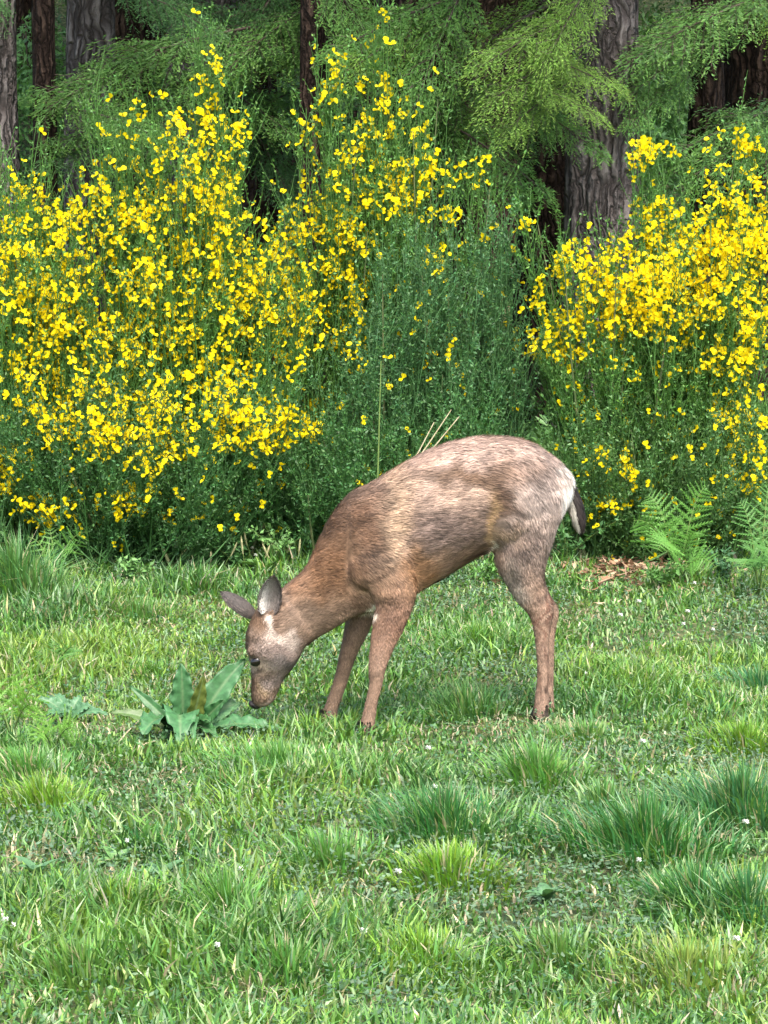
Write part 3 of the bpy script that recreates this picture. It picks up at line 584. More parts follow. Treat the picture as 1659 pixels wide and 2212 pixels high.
parts = [loft(torso, slim=.84), loft(head, slim=.93), loft(leg(fore, -.050, -.085), 4, 18, slim=.92), loft(leg(ffore, .055, .10), 4, 18), loft(leg(hind, .122, .13), 4, 18), loft(leg(fhind, .24, .26), 4, 18)]
# brow ridges, cheek and stifle fullness
def blob(c, r):
    u = np.linspace(0, math.pi, 9)[1:-1]; a = np.arange(14) * 2 * math.pi / 14
    V = np.stack([np.sin(u)[:, None] * np.cos(a), np.sin(u)[:, None] * np.sin(a), np.cos(u)[:, None] + 0 * a], -1).reshape(-1, 3)
    i = np.arange(7 * 14).reshape(7, 14); q = np.stack([i[:-1], i[1:], np.roll(i[1:], -1, 1), np.roll(i[:-1], -1, 1)], -1).reshape(-1, 4)
    V = np.concatenate([V, [(0, 0, 1), (0, 0, -1)]]); t = np.concatenate([np.stack([np.full(14, 98), i[0], np.roll(i[0], -1)], 1), np.stack([np.full(14, 99), np.roll(i[-1], -1), i[-1]], 1)])
    return V * np.asarray(r) + np.asarray(c), q, t
parts += [blob(P(547, 1408, -.090), (.020, .012, .016)), blob(P(541, 1396, -.02), (.018, .014, .018)), blob(P(800, 1225, -.070), (.07, .035, .06))]
VV = []; QQ = []; TT = []; off = 0
for V, q, t in parts: VV.append(V); QQ.append(q + off); TT.append(t + off); off += len(V)
raw = obj('body_raw', mesh('body_raw', np.concatenate(VV), quads=np.concatenate(QQ), tris=np.concatenate(TT)))
md = raw.modifiers.new('r', 'REMESH'); md.mode = 'VOXEL'; md.voxel_size = .006
md = raw.modifiers.new('s', 'SMOOTH'); md.factor = .5; md.iterations = 9
bme = bpy.data.meshes.new_from_object(raw.evaluated_get(bpy.context.evaluated_depsgraph_get()))
bpy.data.objects.remove(raw)
bv = np.empty(len(bme.vertices) * 3, np.float32); bme.vertices.foreach_get('co', bv); bv = bv.reshape(-1, 3).astype(float)
bme.calc_loop_triangles(); bt = np.empty(len(bme.loop_triangles) * 3, np.int32); bme.loop_triangles.foreach_get('vertices', bt); bt = bt.reshape(-1, 3)
bn = np.empty(len(bme.vertices) * 3, np.float32); bme.vertex_normals.foreach_get('vector', bn); bn = bn.reshape(-1, 3).astype(float)

# shoulder, hip and thigh stand out, flank, elbow pocket and neck groove sink in
for dx, dy, rx, ry, h_ in ((1052, 1135, 26, 60, -.020), (885, 1200, 30, 60, -.014), (738, 1205, 18, 55, -.014), (1145, 1120, 45, 60, .012), (800, 1175, 42, 60, .014), (1130, 992, 26, 18, .008), (845, 1262, 30, 18, .010),
                           (960, 1110, 70, 45, .006), (690, 1290, 40, 40, -.006), (1010, 1195, 60, 30, -.010), (1172, 1230, 20, 40, -.006), (586, 1452, 20, 20, -.005), (575, 1405, 24, 16, .003)):
    X_, Z_ = W(dx, dy, .03); k = np.exp(-.5 * (((bv[:, 0] - X_) / (rx / 745)) ** 2 + ((bv[:, 2] - Z_) / (ry / 745)) ** 2)) * np.clip(np.abs(bn[:, 1]) * 1.4, 0, 1)
    bv += bn * (h_ * k)[:, None]
# coat colour: its own patches, plus dark lines painted where the hind legs overlap
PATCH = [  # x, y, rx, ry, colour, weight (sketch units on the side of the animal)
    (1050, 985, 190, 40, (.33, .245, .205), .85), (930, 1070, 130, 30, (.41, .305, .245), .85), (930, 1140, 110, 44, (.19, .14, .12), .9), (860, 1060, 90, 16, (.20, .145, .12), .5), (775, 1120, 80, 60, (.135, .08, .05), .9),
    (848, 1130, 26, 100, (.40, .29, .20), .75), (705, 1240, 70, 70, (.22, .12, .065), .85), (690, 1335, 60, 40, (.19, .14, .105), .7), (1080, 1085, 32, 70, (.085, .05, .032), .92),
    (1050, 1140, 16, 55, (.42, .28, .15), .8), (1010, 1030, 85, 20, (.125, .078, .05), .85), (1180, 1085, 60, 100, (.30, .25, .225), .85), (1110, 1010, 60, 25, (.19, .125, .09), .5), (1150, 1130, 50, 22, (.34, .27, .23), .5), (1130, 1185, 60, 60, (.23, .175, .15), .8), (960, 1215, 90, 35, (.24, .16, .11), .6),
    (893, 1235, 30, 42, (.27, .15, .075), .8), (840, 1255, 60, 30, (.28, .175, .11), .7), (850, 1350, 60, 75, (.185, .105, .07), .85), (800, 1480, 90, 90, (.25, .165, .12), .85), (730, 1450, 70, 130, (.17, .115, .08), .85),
    (1175, 1450, 60, 130, (.25, .17, .125), .9), (1108, 1285, 24, 60, (.27, .235, .20), .8), (1193, 1305, 6, 45, (.10, .05, .035), .9), (1172, 1340, 4, 60, (.12, .065, .045), .8), (1184, 1460, 4, 60, (.12, .07, .05), .8), (1157, 1440, 4, 120, (.11, .065, .045), .7), (1174, 1515, 5, 8, (.05, .03, .02), .9), (1241, 1050, 22, 52, (.9, .88, .83), 1.0),  # thin dark ones: shade between the overlapping hind legs, painted in
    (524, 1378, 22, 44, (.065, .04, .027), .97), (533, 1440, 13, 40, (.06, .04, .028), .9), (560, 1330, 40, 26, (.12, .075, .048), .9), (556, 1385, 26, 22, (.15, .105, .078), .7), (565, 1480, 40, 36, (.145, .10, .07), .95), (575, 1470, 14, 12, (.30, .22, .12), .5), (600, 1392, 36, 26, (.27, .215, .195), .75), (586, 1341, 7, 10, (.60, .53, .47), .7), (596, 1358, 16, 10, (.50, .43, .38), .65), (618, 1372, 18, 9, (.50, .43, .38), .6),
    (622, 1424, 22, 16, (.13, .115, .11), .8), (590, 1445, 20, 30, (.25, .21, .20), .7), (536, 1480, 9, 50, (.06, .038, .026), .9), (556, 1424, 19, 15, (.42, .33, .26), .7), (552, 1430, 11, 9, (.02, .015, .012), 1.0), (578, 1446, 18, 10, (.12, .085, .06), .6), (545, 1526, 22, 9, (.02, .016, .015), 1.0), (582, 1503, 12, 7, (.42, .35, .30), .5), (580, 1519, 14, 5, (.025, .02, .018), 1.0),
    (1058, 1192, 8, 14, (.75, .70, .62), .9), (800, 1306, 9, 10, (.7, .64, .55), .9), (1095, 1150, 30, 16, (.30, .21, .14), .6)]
px_, pz_ = W([p[0] for p in PATCH], [p[1] for p in PATCH], .03)
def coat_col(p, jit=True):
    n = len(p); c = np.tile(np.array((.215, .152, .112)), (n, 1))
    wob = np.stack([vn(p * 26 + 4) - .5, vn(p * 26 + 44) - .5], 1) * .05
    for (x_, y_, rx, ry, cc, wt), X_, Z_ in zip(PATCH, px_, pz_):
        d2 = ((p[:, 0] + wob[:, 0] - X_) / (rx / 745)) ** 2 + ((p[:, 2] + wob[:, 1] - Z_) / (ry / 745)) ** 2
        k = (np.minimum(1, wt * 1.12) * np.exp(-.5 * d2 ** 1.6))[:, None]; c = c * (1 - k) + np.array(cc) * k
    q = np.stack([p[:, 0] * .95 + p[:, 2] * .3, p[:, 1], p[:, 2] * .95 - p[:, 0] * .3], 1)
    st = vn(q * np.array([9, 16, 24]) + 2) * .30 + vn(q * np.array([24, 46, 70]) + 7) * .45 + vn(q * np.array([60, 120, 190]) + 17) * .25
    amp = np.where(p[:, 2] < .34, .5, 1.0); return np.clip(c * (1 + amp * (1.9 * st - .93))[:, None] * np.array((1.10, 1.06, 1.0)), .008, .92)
FLOW = [(545, 1510, .1, -.1, 1, .006), (560, 1440, .2, 0, 1, .007), (545, 1370, .35, 0, .9, .008), (600, 1400, .8, 0, .35, .010), (620, 1310, .85, 0, .45, .014), (690, 1290, .8, 0, .35, .017), (720, 1180, .8, 0, .1, .019), (780, 1110, .85, 0, -.15, .020),
    (790, 1230, .75, 0, -.65, .018), (850, 1100, .95, 0, .0, .024), (950, 1010, .95, 0, .2, .026), (950, 1130, .97, 0, .12, .026), (960, 1220, .95, 0, .1, .024), (1060, 960, .95, 0, .0, .028), (1060, 1100, .95, 0, -.1, .026), (1140, 980, .8, 0, -.45, .028), (1150, 1080, .45, 0, -.85, .026),
    (1210, 1060, .25, 0, -1, .030), (1130, 1180, .35, 0, -.95, .022), (1190, 1160, .3, 0, -1, .026), (1140, 1270, .3, 0, -.95, .014), (1180, 1360, 0, 0, -1, .008), (1175, 1500, 0, 0, -1, .008), (850, 1300, .1, 0, -1, .012), (830, 1400, .05, 0, -1, .009), (790, 1540, 0, 0, -1, .008), (760, 1360, 0, 0, -1, .009), (710, 1510, 0, 0, -1, .008)]
fx_, fz_ = W([f[0] for f in FLOW], [f[1] for f in FLOW], .03); FD = np.array([f[2:5] for f in FLOW]); FL = np.array([f[5] for f in FLOW])
def flow(p):
    d2 = (p[:, :1] - fx_) ** 2 + (p[:, 2:] - fz_) ** 2; wgt = 1 / (d2 + .0004) ** 2; wgt /= wgt.sum(1, keepdims=True)
    return wgt @ FD, wgt @ FL
def hair_arrays(V, T, N, count, flow_fn, lift=.26, width=.0011, clump=.5):
    a, b, c = V[T[:, 0]], V[T[:, 1]], V[T[:, 2]]; ar = np.linalg.norm(np.cross(b - a, c - a), axis=1); i = R.choice(len(T), count, p=ar / ar.sum())
    r1 = np.sqrt(R.random(count))[:, None]; r2 = R.random(count)[:, None]
    p = a[i] * (1 - r1) + b[i] * r1 * (1 - r2) + c[i] * r1 * r2
    n = unit(N[T[i, 0]] * (1 - r1) + N[T[i, 1]] * r1 * (1 - r2) + N[T[i, 2]] * r1 * r2)
    f, L = flow_fn(p)
    f = f + clump * np.stack([vn(p * 45 + s) - .5 for s in (1, 21, 41)], 1) + R.normal(size=(count, 3)) * .12
    f = unit(f - n * (f * n).sum(1, keepdims=True))
    d = unit(f + n * (lift * (.5 + R.random((count, 1))) + .25 * (vn(p * 60 + 5)[:, None] - .4)))
    L = (L * R.uniform(.6, 1.25, count))[:, None]; s = np.cross(n, f) * (width * R.uniform(.7, 1.3, (count, 1)))
    q0 = p - n * .001; q1 = p + d * L * .55; q2 = p + d * L * .9 + f * L * .15 - n * L * .06
    W_ = np.empty((count, 5, 3)); W_[:, 0] = q0 - s; W_[:, 1] = q0 + s; W_[:, 2] = q1 + s * .8; W_[:, 3] = q1 - s * .8; W_[:, 4] = q2
    k = np.arange(count)[:, None] * 5
    return W_.reshape(-1, 3), k + np.array([[0, 1, 2, 3]]), k + np.array([[3, 2, 4]]), p
fur = leaf_mat('deer_hair', rough=.6, trans=.12, spec=.25, var=.1, scale=200, tcol=(1, .9, .8))
skin = leaf_mat('deer_skin', rough=.75, trans=0, spec=.15, var=.15, scale=120)
DB = np.array((-.05, .02, 0.0))
deer = thing('deer', DB, 'young brown deer grazing with its head lowered beside the dock plant', 'deer')
bme.name = 'body'; bme.materials.clear(); bme.materials.append(skin)
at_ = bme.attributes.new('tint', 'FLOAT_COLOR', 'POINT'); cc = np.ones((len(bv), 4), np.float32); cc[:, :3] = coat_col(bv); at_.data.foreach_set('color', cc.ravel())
bme.polygons.foreach_set('use_smooth', np.ones(len(bme.polygons), bool))
bme.vertices.foreach_set('co', (bv - DB).astype(np.float32).ravel()); bme.update()
body = obj('body', bme, deer)
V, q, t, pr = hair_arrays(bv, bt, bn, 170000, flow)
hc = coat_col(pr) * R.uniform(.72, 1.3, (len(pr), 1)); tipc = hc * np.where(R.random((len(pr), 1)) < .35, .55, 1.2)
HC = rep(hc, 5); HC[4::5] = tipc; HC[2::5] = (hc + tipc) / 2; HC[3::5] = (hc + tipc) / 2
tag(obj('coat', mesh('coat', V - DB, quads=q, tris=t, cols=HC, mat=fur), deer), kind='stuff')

from mathutils.bvhtree import BVHTree
tree = BVHTree.FromPolygons([tuple(v) for v in bv], [tuple(int(k) for k in t_) for t_ in bt])
def on_skin(dx, dy):
    x_, z_ = W(dx, dy, -.1); o_ = CAM; d_ = Vector((float(x_), -.1, float(z_))) - Vector(CAM)
    h_ = tree.ray_cast(Vector(CAM), d_.normalized()); return np.array(h_[0]), np.array(h_[1])
dark, td, bd_ = new_mat('wet_dark'); bd_.inputs['Base Color'].default_value = (.008, .006, .005, 1); bd_.inputs['Roughness'].default_value = .12
eye_m = dark
nose_m = noise_mat('nose_leather', (.01, .008, .008), (.03, .025, .024), 120, .4, .3)
hoof_m = noise_mat('hoof_horn', (.02, .016, .013), (.07, .055, .042), 60, .5)
def ball(name, c, r, mat, rot=None):
    V, q, t = blob((0, 0, 0), r); o = obj(name, mesh(name, V, quads=q, tris=t, mat=mat, smooth=True), deer); o.location = Vector(np.asarray(c) - DB)
    if rot: o.rotation_euler = rot
    return o
hp, hn = on_skin(554, 1429); tag(ball('eye', hp + hn * .002, (.0175, .009, .0125), eye_m, (0, math.radians(-28), 0)), 'large dark glossy eye on the near side')  # near eye widened to take in the shadow around it
o = ball('eye', P(541, 1421, .004), (.006, .010, .0095), eye_m)
hp, hn = on_skin(548, 1521); ball('nose', hp + np.array((.002, .012, -.004)), (.019, .021, .011), nose_m, (0, math.radians(25), 0))
for dx, dy, yy in ((770, 1590, -.086), (689, 1566, .10), (1152, 1556, .13), (1158, 1553, .26)):
    cx = float(W(dx + 16, dy, yy)[0]); g0 = float(gz(cx, yy)); V = []; q = []
    for sgn in (-1, 1):                                   # two cleaves
        b0 = len(V); s0 = sgn * .0015; s1 = sgn * .021
        for (z, xa, xb, k) in ((.045, -.018, .02, .85), (.02, -.028, .022, 1), (.0, -.036, .024, 1.05)):
            V += [(xa, s0, z), (xa * .55, s1 * k * .8, z), (xb, s1 * k, z), (xb, s0, z)]
        for r_ in range(2):
            for k in range(4): q.append((b0 + r_ * 4 + k, b0 + r_ * 4 + (k + 1) % 4, b0 + r_ * 4 + 4 + (k + 1) % 4, b0 + r_ * 4 + 4 + k))
        q += [(b0, b0 + 1, b0 + 2, b0 + 3), (b0 + 8, b0 + 9, b0 + 10, b0 + 11)]
    o = obj('hoof', mesh('hoof', np.array(V), quads=np.array(q), mat=hoof_m), deer); o.location = Vector((cx - DB[0], yy - DB[1], g0 + .004 - DB[2]))
def ear(base, tip, width, face, cup, outer, inner, edge, label):
    """cupped ear from base to tip, hollow turned towards face"""
    base = np.asarray(base); tip = np.asarray(tip); ax = tip - base; L = np.linalg.norm(ax); ax /= L
    f = np.asarray(face, float); f -= ax * f.dot(ax); f /= np.linalg.norm(f); sd = np.cross(ax, f)
    nu, nv = 14, 11; u = np.linspace(0, 1, nu)[:, None]; v = np.linspace(-1, 1, nv)[None]
    wd = width * (np.sin(math.pi * np.clip(u * .95 + .05, 0, 1) ** .92) ** .6 * .5 + .10 * (1 - u))
    def shell(e): return base + ax * (u * L)[..., None] + sd * (wd * np.sin(v * 1.45) * (1 + e * 3))[..., None] - f * (cup * wd * 2 * (np.cos(v * 1.45)) + e * (1.2 - np.abs(v)) + .12 * L * (u - .5) ** 2 * 0)[..., None]
    A = shell(0.0).reshape(-1, 3); B = shell(.004).reshape(-1, 3); i = np.arange(nu * nv).reshape(nu, nv)
    q = np.stack([i[:-1, :-1], i[:-1, 1:], i[1:, 1:], i[1:, :-1]], -1).reshape(-1, 4)
    q2 = q[:, ::-1] + nu * nv; rim = np.concatenate([i[:, 0], i[-1, 1:], i[:-1, -1][::-1], i[0, 1:-1][::-1]])
    q3 = np.stack([rim, np.roll(rim, -1), np.roll(rim, -1) + nu * nv, rim + nu * nv], 1)
    vv = np.broadcast_to(v, (nu, nv)).reshape(-1, 1); uu = np.broadcast_to(u, (nu, nv)).reshape(-1, 1)
    e = np.exp(-((vv - edge) / .45) ** 2) * np.clip(1.25 - uu * 1.1, 0, 1)
    ci = np.asarray(inner) * (1 - e) + np.array((.88, .84, .78)) * e; co = np.tile(np.asarray(outer, float), (len(B), 1)) * (1.15 - .45 * uu)
    Vt = np.concatenate([A, B]); C_ = np.concatenate([ci, co])
    o = obj('ear', mesh('ear', Vt - DB, quads=np.concatenate([q, q2, q3]), cols=C_, mat=skin, smooth=True), deer); tag(o, label)
    qq = np.concatenate([q, q2]); T = np.concatenate([qq[:, :3], qq[:, [0, 2, 3]]]); nA = unit(np.cross(Vt[qq[:, 1]] - Vt[qq[:, 0]], Vt[qq[:, 2]] - Vt[qq[:, 0]]))
    N = np.zeros_like(Vt)
    for k in range(4): np.add.at(N, qq[:, k], nA)
    N = unit(N)
    V, q, t, pr = hair_arrays(Vt, T, N, 5000, lambda p: (np.tile(ax, (len(p), 1)), np.full(len(p), .010)), lift=.3, width=.0009)
    near = np.array([np.argmin(((Vt - p) ** 2).sum(1)) for p in pr]); hc = C_[near] * R.uniform(.7, 1.3, (len(pr), 1))
    tag(obj('ear_hair', mesh('ear_hair', V - DB, quads=q, tris=t, cols=rep(hc, 5), mat=fur), o), kind='stuff')
ear(P(577, 1330, -.085), P(592, 1244, -.10), .060, (.1, -1, .15), .30, (.10, .08, .068), (.21, .175, .155), -.6, 'near ear turned outward showing its white inner edge')
ear(P(547, 1333, .0), P(479, 1281, .03), .048, (-.5, .7, -.6), .33, (.105, .09, .08), (.20, .16, .14), 4.0, 'far ear held out sideways, grey at the back')
# tail: dark above, white fringe below
tp = [np.concatenate([P(a - w_, b, .205), P(a + w_, b, .205), [h_, 0.0]]) for a, b, w_, h_ in ((1230, 1050, 8, .014), (1240, 1078, 13, .022), (1246, 1105, 15, .023), (1250, 1126, 13, .019), (1253, 1143, 7, .01))]
TV, tq, tt = loft(tp, 4, 14); TVq = np.concatenate([tq[:, :3], tq[:, [0, 2, 3]], tt])
to = obj('tail', mesh('tail', TV - DB, quads=tq, tris=tt, cols=np.tile((.03, .022, .018), (len(TV), 1)), mat=skin, smooth=True), deer); tag(to, 'dark brown hanging tail with pale underside')
fn = np.cross(TV[TVq[:, 1]] - TV[TVq[:, 0]], TV[TVq[:, 2]] - TV[TVq[:, 0]]); N = np.zeros_like(TV)
for k in range(3): np.add.at(N, TVq[:, k], fn)
N = unit(N); cen = TV.mean(0); N *= np.sign(((TV - cen) * N).sum(1).mean())
V, q, t, pr = hair_arrays(TV, TVq, N, 5000, lambda p: (np.tile((.22, 0, -1.0), (len(p), 1)), np.full(len(p), .020)), lift=.25)
ax_x = np.interp(pr[:, 2], np.array([s[2] for s in tp])[::-1], np.array([(s[0] + s[3]) / 2 for s in tp])[::-1])
white = pr[:, 0] < ax_x - .004
hc = np.where(white[:, None], (.62, .58, .50), (.028, .021, .017)) * R.uniform(.7, 1.3, (len(pr), 1))
tag(obj('tail_hair', mesh('tail_hair', V - DB, quads=q, tris=t, cols=rep(hc, 5), mat=fur), to), kind='stuff')
# ------------------------------------------------------------------ dock, ferns, weeds and other small plants
def dock_leaf(root, c0, b, t, width, face, colour, rise=.25, wave=.11):
    """broad dock leaf from b to t with a paler midrib and crimped edge"""
    b = np.asarray(b) - c0; t = np.asarray(t) - c0; L = np.linalg.norm(t - b); nu, nv = 21, 11
    u = np.linspace(0, 1, nu); f = np.asarray(face, float); f /= np.linalg.norm(f)
    m = (b + t) / 2 + np.array((0, 0, rise * L)) + f * .06 * L
    ctr = b * ((1 - u) ** 2)[:, None] + m * (2 * u * (1 - u))[:, None] + t * (u * u)[:, None]
    tg = unit(np.gradient(ctr, axis=0)); sd = unit(np.cross(tg, f)); nr = np.cross(sd, tg)
    pr = np.clip(np.sin(math.pi * np.clip((u - .12) / .88, 0, 1) ** .72) ** .8, 0, 1) + .05; pr[-1] = .02; pr[:2] = .08
    v = np.linspace(-1, 1, nv)
    ph = random.uniform(0, 6)
    rip = np.sin(u[:, None] * 34 + ph + v[None] * 2) * np.abs(v[None]) ** 2 * width * wave
    V = ctr[:, None] + sd[:, None] * (v[None] * pr[:, None] * width / 2 * (1 + .10 * np.sin(u[:, None] * 23 + ph * 2) * np.abs(v[None]) ** 3))[..., None] + nr[:, None] * (np.abs(v[None]) * width * .18 * pr[:, None] + rip)[..., None]
    i = np.arange(nu * nv).reshape(nu, nv); q = np.stack([i[:-1, :-1], i[:-1, 1:], i[1:, 1:], i[1:, :-1]], -1).reshape(-1, 4)
    vein = np.abs(np.sin(u[:, None] * 26 - np.abs(v[None]) * 5)) ** 6 * .22
    mid = (np.abs(v[None]) < .05) * .55 + 0 * u[:, None]
    c = np.asarray(colour)[None, None] * (1 + vein[..., None]) * (1 - mid[..., None]) + np.array((.16, .24, .11)) * mid[..., None]
    o = obj('leaf', mesh('leaf', V.reshape(-1, 3), quads=q, cols=c.reshape(-1, 3), mat=M['dock'], smooth=True), root)
    o.modifiers.new('thick', 'SOLIDIFY').thickness = .0012
    return o
BLUE, OLV, DGR = (.055, .155, .055), (.105, .135, .025), (.04, .125, .036)
c0 = G(405, 1592); yb = c0[1]
dk = thing('dock_plant', c0, 'broad leaved dock plant with crimped blue green leaves in front of the deer muzzle', 'plant')
C = (0, -1, .35); S = 1 / 700
for bx_, by_, tx, ty, dy_, wd, face, cl, rise in [
    (396, 1560, 392, 1433, -.02, 52, (0.1, -1, .25), BLUE, .05), (408, 1575, 440, 1458, -.05, 36, (.35, -1, .1), OLV, .0), (418, 1572, 530, 1425, .05, 56, (.25, -.8, .7), BLUE, .12),
    (385, 1562, 390, 1622, -.22, 76, (.2, -.6, .8), BLUE, .55), (380, 1562, 308, 1590, -.16, 70, (-.3, -.5, .8), BLUE, .40), (430, 1572, 604, 1578, -.06, 48, (.0, -.4, 1), BLUE, .12), (385, 1572, 280, 1482, .05, 24, (0, -1, .4), DGR, .05),
    (420, 1570, 485, 1512, -.04, 34, (.2, -1, .5), DGR, .05), (430, 1570, 522, 1520, .06, 44, (.1, -.7, .8), (.09, .20, .08), .2), (400, 1580, 418, 1600, -.20, 34, (.3, -.6, .8), BLUE, .5), (375, 1580, 238, 1540, .0, 30, (0, -.6, .8), (.08, .14, .04), .15),
    (400, 1585, 470, 1610, -.12, 40, (.1, -.5, 1), DGR, .3), (390, 1590, 350, 1625, -.14, 30, (0, -.5, 1), DGR, .25), (395, 1585, 300, 1560, -.08, 36, (-.1, -.5, 1), DGR, .2), (410, 1580, 455, 1560, -.1, 30, (.3, -.8, .6), DGR, .3)]:
    p0 = P(bx_, by_, yb); p0[2] = max(p0[2] * .4, c0[2] + .005); p1 = P(tx, ty, yb + dy_); p1[2] = max(p1[2], c0[2] + .02)
    dock_leaf(dk, c0, p0, p1, wd * S * .88, face, cl, rise)
c1 = G(150, 1560); w2 = thing('dock_plant', c1, 'small dull green weed with curled leaves next to the left ferns', 'plant')
for tx, ty, dy_, wd in ((82, 1510, 0, 26), (120, 1500, .05, 24), (200, 1525, -.02, 24), (175, 1505, .04, 26), (235, 1545, -.05, 18), (100, 1545, -.1, 20)):
    p1 = P(tx, ty, c1[1] + dy_); dock_leaf(w2, c1, c1 + np.array((0, 0, .005)), p1, wd * S, (0, -.7, .8), (.075, .18, .08), .25, .16)

def pinna_mesh():
    """one toothed leaflet along +X, one unit long"""
    V = [(0, 0, 0)]; T = []; k = 7
    for i in range(k):
        t = (i + .5) / k; h = .125 * (1 - t) ** .6 + .012
        V += [(t - .07, h * .35, .01), (t + .09, h, -.015), (t - .07, -h * .35, .01), (t + .09, -h, -.015), (t, 0, .02)]
    V.append((1.03, 0, -.03)); tip = len(V) - 1
    for i in range(k):
        b = 1 + i * 5; pv = 0 if i == 0 else b - 1
        T += [(pv, b + 4, b), (b, b + 4, b + 1), (pv, b + 2, b + 4), (b + 2, b + 3, b + 4)]
    T += [(1 + (k - 1) * 5 + 4, tip, 1 + (k - 1) * 5 + 1), (1 + (k - 1) * 5 + 4, 1 + (k - 1) * 5 + 3, tip)]
    return np.array(V), np.array(T)
PV, PT = pinna_mesh()
def pinna_tint(c): return mesh('pinna', PV, tris=PT, cols=np.tile(c, (len(PV), 1)), mat=M['fern'])
PIN = {k: pinna_tint(c) for k, c in dict(bright=(.11, .265, .045), yellow=(.13, .29, .04), green=(.085, .215, .045)).items()}
def fern(dx, dy, tips, kind, label, size=1.0, face=(0, -1, .5), n=10):
    c = G(dx, dy); root = thing('fern', c, label, 'fern'); 
    for tx, ty, dyy in tips:
        f = np.asarray(face, float) + rdir(1)[0] * np.array((.8, .3, .7)); f /= np.linalg.norm(f); t = P(tx, ty, c[1] + dyy * 1.6) - c; L = np.linalg.norm(t); m = t * .45 + np.array((0, 0, .45 * L)) * (1 if t[2] > .03 else 1.4)
        u = np.linspace(0, 1, 12); ctr = m * (2 * u * (1 - u))[:, None] + t * (u * u)[:, None]
        fr = tube('frond', ctr, .0022 * (1 - u) + .0007, M['stalk'], root, 4)
        for i in range(n):
            uu = .26 + .74 * (i + .5) / n; p = m * 2 * uu * (1 - uu) + t * uu * uu; tg = unit((m * (2 - 4 * uu) + t * 2 * uu)[None])[0]
            sd = np.cross(tg, f); sd /= np.linalg.norm(sd); Lp = size * L * .40 * (1.05 - uu) ** .75 * min(1, .5 + (uu - .2) * 3)
            for q in (-1, 1):
                x = sd * q + tg * .45 + rdir(1)[0] * .12; x /= np.linalg.norm(x); z = f + rdir(1)[0] * .25; z -= x * z.dot(x); z /= np.linalg.norm(z); y_ = np.cross(z, x)
                o = bpy.data.objects.new('pinna', PIN[kind]); col.objects.link(o); o.parent = fr; mx = Matrix.Identity(4); l = Lp * random.uniform(.85, 1.15)
                for r_ in range(3): mx[r_][0] = x[r_] * l; mx[r_][1] = y_[r_] * l; mx[r_][2] = z[r_] * l; mx[r_][3] = p[r_]
                o.matrix_local = mx
fern(1465, 1262, [(1368, 1125, -.1), (1548, 1228, -.15), (1400, 1070, .05), (1525, 1050, .05), (1505, 1150, -.1), (1420, 1190, -.2)], 'bright', 'bright green fern with spreading fronds beside the brown leaf litter', 1.0)
fern(1640, 1285, [(1598, 1085, 0), (1662, 1050, .05), (1612, 1185, -.1), (1700, 1150, 0), (1600, 1235, -.2), (1660, 1200, -.2)], 'green', 'green fern with arching fronds growing apart from the leaf litter', .9)
fern(25, 1600, [(98, 1468, -.05), (-40, 1465, .05), (30, 1450, .1), (85, 1530, -.1), (-30, 1540, -.1)], 'yellow', 'yellow green fern with long fronds next to the dull green curled weed', 1.1, n=6)
fern(115, 1625, [(170, 1560, -.05), (52, 1565, .0), (85, 1535, .05), (180, 1590, -.1), (70, 1600, -.1)], 'yellow', 'small yellow green fern in front of the dull green curled weed', 1.2, n=6)
fern(120, 1245, [(190, 1150, -.05), (58, 1160, 0), (105, 1140, .05), (165, 1195, -.1), (90, 1200, -.1)], 'bright', 'light green fern beside the tall grass clump under the broom', 1.0, n=6)
fern(120, 1450, [(170, 1400, -.05), (75, 1405, .0), (115, 1385, .03), (165, 1430, -.08)], 'green', 'small green fern alone in the short grass', 1.2, n=6)

# rosettes of broad weed leaves in the turf
def ros_leaf(c):
    V, T = leaf_arrays(np.zeros((1, 3)), np.array([[1., 0, .25]]), np.array([[0, 1., 0]]), [1.0], [.42], .12)
    nu, nv = 7, 5; u = np.linspace(0, 1, nu)[:, None]; v = np.linspace(-1, 1, nv)[None]; w_ = .22 * np.sin(math.pi * u ** .8) ** .9 + .015
    V = np.stack([u + 0 * v, v * w_, .28 * u - .35 * u * u + np.abs(v) * w_ * .4 + .02 * np.sin(u * 19) * np.abs(v)], -1).reshape(-1, 3); i = np.arange(nu * nv).reshape(nu, nv)
    return mesh('leaf', V, quads=np.stack([i[:-1, :-1], i[:-1, 1:], i[1:, 1:], i[1:, :-1]], -1).reshape(-1, 4), cols=np.tile(c, (nu * nv, 1)), mat=M['dock'], smooth=True)
M['seed'] = noise_mat('seed_head', (.16, .17, .07), (.36, .33, .18), 60, .8)
RL = [ros_leaf(c) for c in ((.13, .26, .08), (.09, .19, .08), (.17, .30, .06))]
